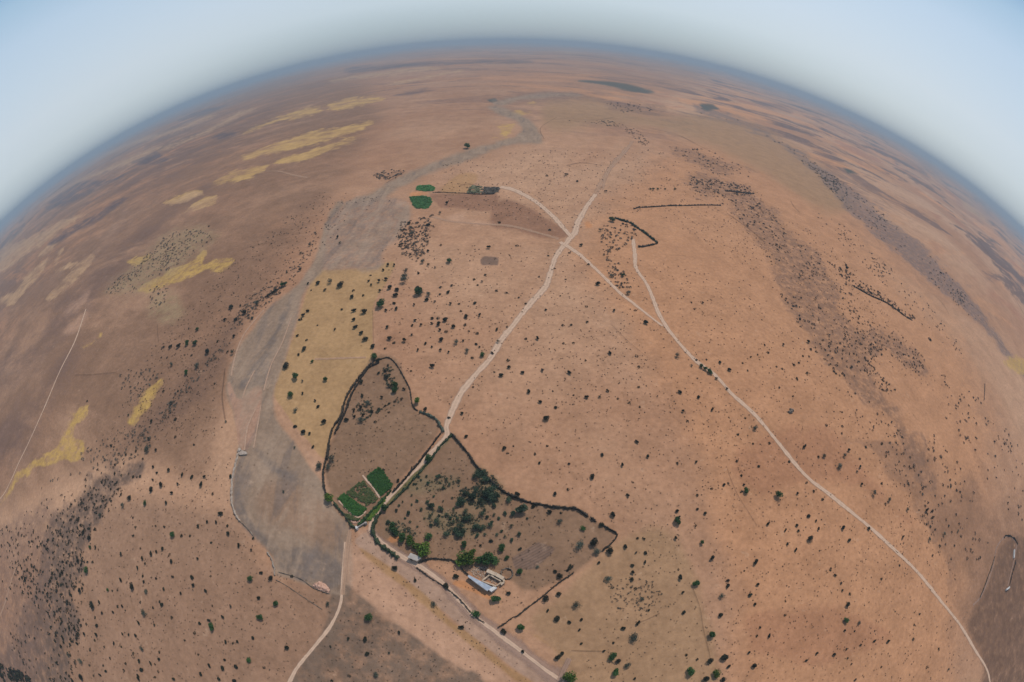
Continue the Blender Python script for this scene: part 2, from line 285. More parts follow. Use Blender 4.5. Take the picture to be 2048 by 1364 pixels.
def ground_material():
    t = NT('soil'); P = t.pos()
    nb = t.noise(P, 1 / 90.0, 9, 0.62)           # ragged edges, 90 m down to decimetres
    nl = t.noise(P, 1 / 420.0, 6, 0.6, 0.6)
    nf = t.noise(P, 1 / 3.2, 5, 0.65)
    nm = t.noise(P, 1 / 22.0, 6, 0.6, 0.4)
    dist = t.attr('dist')
    c = t.mix(t.rng(nl, 0.35, 0.68), soil((166, 123, 94)), soil((186, 146, 116)))
    # farther out the plain alternates between bare red soil, stubble and stony ground
    s2 = t.n('ShaderNodeMapping'); t.l(P, s2.inputs[0]); s2.inputs['Scale'].default_value = (0.5, 1.0, 1.0); s2.inputs['Rotation'].default_value = (0, 0, 0.5)
    n1 = t.noise(s2.outputs[0], 1 / 330.0, 10, 0.70, 0.5); n2 = t.noise(s2.outputs[0], 1 / 520.0, 10, 0.70, 0.6)
    far = t.rng(dist, 450.0, 1700.0)
    c = t.mix(t.math('MULTIPLY', t.rng(n1, 0.505, 0.56), t.math('MULTIPLY', far, 0.85)), c, soil((98, 80, 78)))
    c = t.mix(t.math('MULTIPLY', t.rng(n2, 0.52, 0.57), t.math('MULTIPLY', far, 0.8)), c, soil((198, 142, 100)))
    c = t.mix(t.math('MULTIPLY', t.rng(n1, 0.44, 0.38), t.math('MULTIPLY', far, 0.6)), c, soil((160, 108, 84)))
    edge = t.math('SUBTRACT', nb, 0.5); edge2 = t.math('SUBTRACT', nm, 0.5)
    ng = t.noise(P, 1 / 9.0, 6, 0.7)
    str2 = t.noise(s2.outputs[0], 1 / 45.0, 7, 0.7, 0.3)
    streak = t.noise(s2.outputs[0], 1 / 120.0, 9, 0.72, 0.4)
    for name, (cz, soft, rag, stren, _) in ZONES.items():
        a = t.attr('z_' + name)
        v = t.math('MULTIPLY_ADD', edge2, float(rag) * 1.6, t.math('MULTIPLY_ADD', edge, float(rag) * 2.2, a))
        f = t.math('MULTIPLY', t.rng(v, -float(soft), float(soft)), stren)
        if name in ('straw', 'strawfar', 'sage', 'band', 'farband', 'brownslope', 'purple', 'stripe', 'darkstreak', 'dark', 'floodsoil', 'umbersoil', 'washdark', 'uppersoil', 'leftsoil', 'gravel', 'leftslope', 'scrubband'):
            f = t.math('MULTIPLY', f, t.rng(streak if name in ('purple', 'darkstreak', 'brownslope', 'uppersoil', 'leftsoil') else str2 if name in ('strawfar', 'stripe') else ng, 0.34, 0.58, 0.45 if name in ('dark', 'floodsoil', 'umbersoil', 'leftsoil', 'uppersoil', 'farband', 'gravel', 'leftslope', 'scrubband') else 0.12, 1.0))
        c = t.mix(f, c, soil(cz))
    # braided silt and gravel in the wash
    fl = t.n('ShaderNodeMapping'); t.l(P, fl.inputs[0]); fl.inputs['Scale'].default_value = (1.0, 0.22, 1.0); fl.inputs['Rotation'].default_value = (0, 0, -0.25)
    br = t.noise(fl.outputs[0], 1 / 14.0, 7, 0.62, 0.8)
    wf = t.math('MULTIPLY', t.rng(t.math('MAXIMUM', t.attr('z_wash'), t.attr('z_gravel')), -2.0, 5.0), 0.55)
    c = t.mix(t.math('MULTIPLY', wf, t.rng(br, 0.46, 0.60)), c, soil((160, 136, 115)))
    c = t.mix(t.math('MULTIPLY', wf, t.rng(br, 0.46, 0.34)), c, soil((112, 99, 92)))
    # rills and stock trails: thin wandering lines
    rl = t.math('ABSOLUTE', t.math('SUBTRACT', t.noise(P, 1 / 75.0, 3, 0.5, 0.5), 0.5))
    rm = t.rng(t.noise(P, 1 / 140.0, 3, 0.5), 0.46, 0.62)
    c = t.mix(t.math('MULTIPLY', t.math('MULTIPLY', t.rng(rl, 0.007, 0.001), rm), t.rng(t.attr('z_wash'), 4.0, -6.0, 0.02, 0.14)), c, soil((98, 73, 56)))
    # plough lines
    wv = t.n('ShaderNodeTexWave', wave_type='BANDS'); mp = t.n('ShaderNodeMapping'); t.l(P, mp.inputs[0]); mp.inputs['Rotation'].default_value = (0, 0, R(60)); t.l(mp.outputs[0], wv.inputs[0])
    wv.inputs['Scale'].default_value = 0.25; wv.inputs['Distortion'].default_value = 2.0; wv.inputs['Detail'].default_value = 3
    pl = t.math('MULTIPLY', t.rng(t.attr('z_plough'), -2.0, 2.0), t.rng(wv.outputs[1], 0.45, 0.7))
    c = t.mix(t.math('MULTIPLY', pl, 0.45), c, soil((92, 74, 64)))
    # mottling: grit, dry stalks, patches of crust
    c = t.mix(0.55, c, t.mix(t.rng(nm, 0.25, 0.75, sm=False), (0.66, 0.64, 0.62), (1.28, 1.28, 1.28)), 'MULTIPLY')
    c = t.mix(0.5, c, t.mix(t.rng(nf, 0.2, 0.8, sm=False), (0.52, 0.50, 0.48), (1.48, 1.48, 1.48)), 'MULTIPLY')
    vor = t.n('ShaderNodeTexVoronoi'); t.l(P, vor.inputs['Vector']); vor.inputs['Scale'].default_value = 1 / 4.2
    sp = t.math('MULTIPLY', t.rng(vor.outputs['Distance'], 0.20, 0.08), t.rng(t.noise(P, 1 / 55.0, 4, 0.6), 0.5, 0.64))
    c = t.mix(t.math('MULTIPLY', sp, 0.6), c, soil((84, 62, 48)))
    c = t.mix(t.math('MULTIPLY', t.rng(ng, 0.60, 0.74), 0.35), c, soil((120, 92, 70)))
    c = t.mix(t.math('MULTIPLY', t.rng(ng, 0.40, 0.28), 0.30), c, soil((205, 170, 140)))
    hgt = t.math('ADD', t.math('MULTIPLY', nm, 1.4), t.math('MULTIPLY', nf, 0.30))
    hgt = t.math('ADD', hgt, t.math('MULTIPLY', nb, 3.0))
    t.bsdf(c, 0.95, t.bump(hgt, 0.55, 1.0), 0.05)
    return t.m
M = {}
M['soil'] = ground_material()

def height(x, y):
    d = np.hypot(x, y)
    k = np.clip((d - 1500) / 3500, 0, 1)
    h = 16 * np.sin(x / 610 + 1.3 * np.sin(y / 940)) * np.sin(y / 720 + 0.9 * np.sin(x / 830 + 2))
    h += 9 * np.sin(x / 233 + 2.0 * np.sin(y / 311)) * np.sin(y / 277 + 1)
    return k * (h + 4) * np.clip(1.5 - d / 60000, 0, 1)

# ------------------------------------------------------------------ the plain: one sheet to the horizon
def build_ground():
    a = np.concatenate([np.arange(0.4, 60, 0.30), np.arange(60, 84, 0.2), np.arange(84, 88.6, 0.1), np.linspace(88.6, 89.7, 34)])
    az = np.concatenate([np.arange(-122, 122, 0.36), np.arange(122, 238, 4.0)])
    rr = H * np.tan(np.radians(a)); ang = np.radians(az)
    X = np.outer(rr, np.sin(ang)); Y = np.outer(rr, np.cos(ang))
    nr, na = X.shape
    x = np.concatenate([[0.0], X.ravel()]); y = np.concatenate([[0.0], Y.ravel()])
    z = height(x, y)
    V = np.stack([x, y, z], 1)
    P = to_px(x, y)
    at_ = {n: zone_sd(n, P) for n in ZONES}
    i = np.arange(nr - 1)[:, None] * na + np.arange(na)[None, :] + 1
    j = np.arange(nr - 1)[:, None] * na + (np.arange(na)[None, :] + 1) % na + 1
    quads = np.stack([i, i + na, j + na, j], -1).reshape(-1, 4)[:, ::-1]
    quads = np.ascontiguousarray(quads)
    k = np.arange(na) + 1; cap = np.stack([np.zeros(na, int), np.roll(k, -1), k, k], 1)   # centre fan
    wash = np.maximum(at_['wash'], at_['sandbar'])
    fq = wash[quads].mean(1) > -3; fo = at_['ochre'][quads].mean(1) > 0
    def part(name, sel, extra=None):
        Q = quads[sel]
        used = np.unique(Q); remap = np.zeros(len(V), np.int64); remap[used] = np.arange(len(used))
        me = mesh(name, V[used], remap[Q], True)
        for n, v in at_.items():
            at1 = me.attributes.new('z_' + n, 'FLOAT', 'POINT'); at1.data.foreach_set('value', v[used].astype(np.float32))
        at1 = me.attributes.new('dist', 'FLOAT', 'POINT'); at1.data.foreach_set('value', np.hypot(x, y)[used].astype(np.float32))
        return link(name, me, M['soil'])
    tag(part('ground', ~fq & ~fo), kind='structure')
    tag(part('dry_riverbed', fq), kind='structure')
    tag(part('fallow_field', fo & ~fq), kind='structure')
    bm = bmesh.new()      # the small disc straight below the camera
    ring = [bm.verts.new(V[t]) for t in range(1, na + 1)]; bm.faces.new(ring[::-1])
    me = bpy.data.meshes.new('ground'); bm.to_mesh(me); bm.free()
    base = bpy.data.objects['ground']
    for n in list(at_) + ['dist']:
        key = n if n == 'dist' else 'z_' + n
        a1 = me.attributes.new(key, 'FLOAT', 'POINT'); val = 0.0 if n == 'dist' else float(at_[n][0])
        a1.data.foreach_set('value', np.full(len(me.vertices), val, np.float32))
    tag(link('soil_patch', me, M['soil']), kind='structure')
build_ground()

# ------------------------------------------------------------------ tracks
def track_material(name, c, a0=0.7):
    t = NT(name); P = t.pos()
    u = t.n('ShaderNodeUVMap').outputs[0]; sx = t.n('ShaderNodeSeparateXYZ'); t.l(u, sx.inputs[0])
    d = t.math('ABSOLUTE', t.math('MULTIPLY_ADD', sx.outputs[0], 2.0, -1.0))     # 0 mid, 1 edge
    n = t.noise(P, 1 / 7.0, 6, 0.65)
    al = t.rng(t.math('MULTIPLY_ADD', t.math('SUBTRACT', n, 0.5), 1.1, d), 0.95, 0.45)
    rut = t.rng(t.math('ABSOLUTE', t.math('SUBTRACT', d, 0.34)), 0.16, 0.04)
    c2 = t.mix(t.math('MULTIPLY', t.rng(t.noise(P, 1 / 2.2, 5, 0.6), 0.3, 0.7), 0.5), soil(c), soil(tuple(v * 0.8 for v in c)))
    c2 = t.mix(t.math('MULTIPLY', rut, 0.35), c2, soil(tuple(min(255, v * 1.1) for v in c)))
    t.bsdf(c2, 0.95, t.bump(n, 0.3, 0.3), 0.05, t.math('MULTIPLY', al, a0)); return t.m
M['track'] = track_material('track_dust', (206, 172, 146), 0.9)
M['faint'] = track_material('worn_dust', (194, 156, 128), 0.55)
M['greytrack'] = track_material('grey_track_dust', (172, 140, 122), 0.6)
M['dirtline'] = track_material('damp_dirt_line', (86, 62, 50), 0.32)
M['sand'] = track_material('pale_sand', (196, 160, 134), 0.7)
lift = [0.05]
def track(name, mat, width, P, w_end=None):
    Q = smooth(P, 4); X = at(Q[:, 0], Q[:, 1]); n = len(X)
    tg = np.gradient(X, axis=0); tg /= np.linalg.norm(tg, axis=1, keepdims=True) + 1e-9
    nn = np.stack([-tg[:, 1], tg[:, 0]], 1)
    w = np.linspace(width, w_end or width, n)[:, None] * (1 + 0.12 * np.sin(np.linspace(0, n / 5, n)))[:, None]
    lift[0] += 0.012
    cols = []
    for k in (-0.5, -0.17, 0.17, 0.5):
        xy = X + nn * w * k
        cols.append(np.concatenate([xy, (height(xy[:, 0], xy[:, 1]) + lift[0])[:, None]], 1))
    V = np.stack(cols, 1).reshape(-1, 3)
    Fc = []; uv = []
    for i in range(n - 1):
        for k in range(3):
            a = i * 4 + k; Fc.append((a, a + 1, a + 5, a + 4)[::-1]); 
            uv += [(k / 3, (i + 1) / 4), ((k + 1) / 3, (i + 1) / 4), ((k + 1) / 3, i / 4), (k / 3, i / 4)]
    me = mesh(name, V, Fc, True)
    ul = me.uv_layers.new(name='UVMap')
    # corner order was reversed above
    ul.data.foreach_set('uv', np.array(uv, np.float32).ravel())
    return tag(link(name, me, mat), kind='structure')
main_px = np.concatenate([pts('B', '1470 1420 1430 1362 1330 1290 1200 1190 1060 1085 960 1010 870 915 780 825 680 750 560 682 470 622 408 565 385 525 405 470 445 400 540 300 640 192 740 92 800 25'),
                          pts('D', '800 1150 835 1060 880 970 960 870 1040 780 1100 680 1180 580 1260 480 1340 390 1370 300 1400 220 1470 130 1500 95 1515 40'),
                          pts('G', '1250 1200 1290 1130 1340 1060 1375 990 1410 930 1450 870 1500 830 1540 770')])
track('dirt_road', M['track'], 4.4, main_px[16:32], 7.0)
track('dirt_road', M['track'], 7.5, main_px[30:36], 8.0)
track('dirt_road', M['faint'], 8.0, main_px[35:], 9.0)
track('dirt_road', M['greytrack'], 10.0, main_px[:13], 6.0)
track('dirt_road', M['track'], 2.2, main_px[:17], 3.6)
track('dirt_track', M['track'], 2.4, pts('A', '1540 1420 1580 1364 1620 1290 1700 1190 1790 1080 1840 990 1862 920 1866 850 1872 780 1880 700 1885 600'), 2.0)
track('dirt_track', M['track'], 6.0, pts('f', '1120 484 1140 496 1160 510 1188 535 1216 562 1240 586 1267 607 1296 630 1325 652'), 3.0)
track('dirt_track', M['track'], 4.6, pts('f', '1266 478 1270 510 1272 536 1292 566 1304 592 1319 630 1345 670 1390 720 1430 750 1466 790 1510 830 1560 890 1610 950 1660 990 1740 1055 1800 1110 1840 1150 1880 1200 1920 1250 1950 1300 1974 1340 1982 1380'), 3.4)
track('dirt_track', M['track'], 5.5, pts('f', '1142 474 1110 437 1075 406 1045 388 1022 378 1000 374'), 12.0)
track('dirt_track', M['faint'], 5.0, pts('f', '860 432 900 442 960 448 1020 452 1070 464 1118 478'), 6.0)
track('dirt_track', M['track'], 1.9, pts('f', '-60 1060 0 998 20 965 38 925 60 880 92 808 120 742 150 682 172 618'), 4.0)
track('dirt_track', M['faint'], 2.6, pts('D', '80 787 180 784 270 780 360 778'))
track('dirt_track', M['faint'], 3.0, pts('f', '700 1062 694 1100 690 1150 686 1190'))
track('dirt_track', M['greytrack'], 2.6, pts('X', '560 1450 680 1330 770 1150 840 980 900 800 960 480 1060 330 1130 275 1210 290 1290 370 1300 450 1270 640 1220 850 1150 1130'))
track('dirt_track', M['greytrack'], 3.0, pts('B', '1470 1235 1440 1300 1415 1364'))
track('dirt_track', M['faint'], 2.6, pts('f', '1205 380 1215 345 1235 320 1255 295'), 14)
track('dirt_track', M['faint'], 3.2, pts('A', '0 1010 40 900 70 790 110 700'), 3)
track('dirt_track', M['faint'], 2.6, pts('I', '1450 935 1520 935 1600 955 1680 970'), 8)
track('bund_path', M['track'], 1.3, pts('P', '555 330 620 410 700 500 780 620'))
track('bund_path', M['track'], 1.1, pts('P', '245 660 330 750 420 830 480 872 520 870 600 800'))
for s, w in (('1325 1000 1345 940 1390 850', 1.6), ('1262 880 1285 770 1325 665 1375 595 1440 520', 2.2), ('1335 1285 1352 1160 1395 1060', 1.8), ('1385 1275 1405 1160 1425 1040', 1.4), ('1440 960 1480 820 1540 700 1590 560', 1.6)):
    track('sand_streak', M['sand'], w, pts('F', s))
for s in (pts('D', '397 520 399 600 400 660 402 700'), pts('C', '290 200 310 260 350 350 400 430 450 510'), pts('D', '1700 600 1790 690 1900 780'), pts('C', '100 850 140 960 160 1080 190 1200 195 1240'), pts('B', '1850 1040 1900 1020 1960 990'), pts('B', '1480 1192 1560 1195 1660 1196')):
    track('dry_furrow', M['dirtline'], 0.6, s)
CROP['K'] = (1300, 150, 2.273)
for s, w in (('0 245 120 270 200 310 290 355', 4), ('400 410 450 425 490 445', 4), ('640 575 655 600 680 625', 3), ('1280 990 1330 1040 1360 1090', 2.5), ('470 565 490 590 510 620', 3), ('760 303 780 310 800 320', 6), ('1400 990 1480 1060 1530 1110', 4), ('1460 800 1540 870 1600 930 1650 1000 1700 1090', 7),
             ('820 470 920 500 1020 540 1100 605', 7), ('1290 560 1400 660 1500 760 1600 900 1700 1000', 9), ('1560 1180 1590 1220 1610 1240', 4), ('900 950 980 985 1060 1030 1110 1060', 2), ('200 440 300 500 400 540', 3), ('350 630 450 700 520 760', 3), ('230 130 330 170 440 215 560 270', 6)):
    track('dry_furrow', M['dirtline'], w, pts('K', s))
for s, w in (('1000 660 1180 650 1340 655 1440 640', 3), ('1560 700 1680 720 1800 745 1880 780', 4), ('1180 905 1260 890 1350 900', 4), ('1130 640 1040 700 1060 760', 2), ('600 1015 640 1005 720 1020', 3), ('200 1000 300 935', 3)):
    track('dry_furrow', M['dirtline'], w, pts('G', s))
for s, w in (('1300 200 1380 172 1480 150 1580 125', 1.2), ('860 600 862 650 868 700', 1.0), ('990 690 1000 640', 1.0), ('410 875 520 872 640 860', 1.5), ('1230 840 1222 920 1215 1000 1232 1120', 1.6)):
    track('dry_furrow', M['dirtline'], w, pts('F', s))

# ------------------------------------------------------------------ foliage
def leaf_material(name, c, c2, trans=0.0):
    t = NT(name); P = t.pos()
    oi = t.n('ShaderNodeObjectInfo')
    n = t.noise(P, 1.3, 3, 0.6)
    c_ = t.mix(t.rng(n, 0.35, 0.65), c, c2)
    v = t.rng(oi.outputs['Random'], 0, 1, 0.7, 1.35, sm=False)
    x = t.n('ShaderNodeVectorMath', operation='SCALE'); t.l(c_, x.inputs[0]); t.l(v, x.inputs['Scale'])
    t.bsdf(x.outputs[0], 0.7, None, 0.2); return t.m
M['leaf_d'] = leaf_material('dark_leaves', (0.012, 0.013, 0.007), (0.028, 0.029, 0.015))
M['leaf_g'] = leaf_material('green_leaves', (0.018, 0.055, 0.014), (0.045, 0.095, 0.022))
M['leaf_b'] = leaf_material('bright_leaves', (0.030, 0.085, 0.010), (0.095, 0.130, 0.016))
M['leaf_k'] = leaf_material('grey_leaves', (0.050, 0.062, 0.045), (0.085, 0.095, 0.068))
M['leaf_o'] = leaf_material('orchard_leaves', (0.026, 0.050, 0.026), (0.055, 0.080, 0.045))
M['leaf_s'] = leaf_material('dry_scrub', (0.095, 0.078, 0.060), (0.16, 0.125, 0.090))
M['leaf_m'] = leaf_material('dull_scrub', (0.030, 0.028, 0.022), (0.070, 0.060, 0.046))
M['leaf_w'] = leaf_material('brown_twigs', (0.045, 0.030, 0.020), (0.085, 0.058, 0.040))
M['leaf_y'] = leaf_material('olive_grove', (0.120, 0.130, 0.060), (0.200, 0.170, 0.095))
M['cropfar'] = leaf_material('lush_leaves', (0.035, 0.150, 0.030), (0.075, 0.200, 0.045))
M['leaf_u'] = leaf_material('undergrowth', (0.050, 0.060, 0.036), (0.095, 0.100, 0.062))
M['leaf_t'] = leaf_material('dry_tufts', (0.060, 0.042, 0.028), (0.130, 0.095, 0.062))
M['crop'] = leaf_material('crop_leaves', (0.012, 0.048, 0.008), (0.030, 0.085, 0.012))
M['weed'] = leaf_material('weedy_leaves', (0.030, 0.060, 0.014), (0.090, 0.085, 0.032))
M['bark'] = leaf_material('bark', (0.05, 0.036, 0.025), (0.09, 0.066, 0.045))
def quads_at(C, size, r, up=0.0):
    """leaf sprays: a bent pair of faces at each centre, random directions"""
    n = len(C)
    d = r.normal(size=(n, 3)); d[:, 2] += up; d /= np.linalg.norm(d, axis=1, keepdims=True)
    a = np.cross(d, r.normal(size=(n, 3))); a /= np.linalg.norm(a, axis=1, keepdims=True) + 1e-9
    b = np.cross(d, a)
    s = (np.asarray(size) * r.uniform(0.6, 1.3, n))[:, None]
    V = np.stack([C - a * s - b * s * .6, C + a * s - b * s * .5, C + a * s * .8 + b * s * .6, C - a * s * .7 + b * s * .7], 1).reshape(-1, 3)
    return V, np.arange(4 * n).reshape(n, 4)
def crown_points(r, n, lobes, flat=0.8):
    """points near the surface of several overlapping lobes"""
    out = []
    L = []
    for k in range(lobes):
        th = r.uniform(0, 6.28); q_ = r.uniform(0.05, 0.30)
        L.append((np.array([q_ * math.cos(th), q_ * math.sin(th), r.uniform(0.36, 0.62)]), r.uniform(0.20, 0.34)))
    for i in range(n):
        c, rad = L[i % lobes]
        d = r.normal(size=3); d /= np.linalg.norm(d)
        p = c + d * rad * (0.62 + 0.42 * r.random()) * np.array([1, 1, flat])
        if p[2] < 0.02: p[2] = 0.02 + 0.1 * r.random()
        out.append(p)
    return np.array(out)
def crown_mesh(name, seed, n, lobes, leaf, flat=0.8):
    r = np.random.default_rng(seed)
    C = crown_points(r, n, lobes, flat)
    V, Fq = quads_at(C, leaf, r, 0.4)
    return mesh(name, V, Fq)
def trunk_mesh(seed, h=0.5, rad=0.035):
    r = np.random.default_rng(seed); V = []; Fc = []
    def tube(pth, r0, r1):
        b = len(V)
        for i, p in enumerate(pth):
            q_ = r0 + (r1 - r0) * i / (len(pth) - 1)
            for k in range(6): V.append((p[0] + q_ * math.cos(k * 1.0472), p[1] + q_ * math.sin(k * 1.0472), p[2]))
        for i in range(len(pth) - 1):
            for k in range(6): Fc.append((b + i * 6 + k, b + i * 6 + (k + 1) % 6, b + i * 6 + 6 + (k + 1) % 6, b + i * 6 + 6 + k))
    tip = np.array([r.uniform(-.05, .05), r.uniform(-.05, .05), h * 0.6])
    tube([np.array([0, 0, -0.05]), np.array([0, 0, .12]), tip], rad * 1.4, rad)
    for k in range(4):
        th = k * 1.57 + r.uniform(-.4, .4); e = tip + np.array([math.cos(th) * .22, math.sin(th) * .22, h * 0.42])
        tube([tip - np.array([0, 0, 0.02]), (tip + e) / 2 + np.array([0, 0, .02]), e], rad * .7, rad * .25)
    return mesh('trunk', V, Fc, True)
SHRUB = [crown_mesh('shrub', 100 + i, 340, (3, 4, 5, 4, 2, 6)[i], 0.095, (0.75, 0.85, 0.7, 0.95, 0.8, 0.6)[i]) for i in range(6)]
CROWN = [crown_mesh('crown', 200 + i, 760, (6, 7, 5, 8, 7)[i], 0.050, (0.85, 0.75, 0.9, 0.8, 0.7)[i]) for i in range(5)]
SPARSE = [crown_mesh('crown', 300 + i, 330, (7, 9, 8)[i], 0.045, 0.8) for i in range(3)]
TRUNK = [trunk_mesh(400 + i) for i in range(3)]

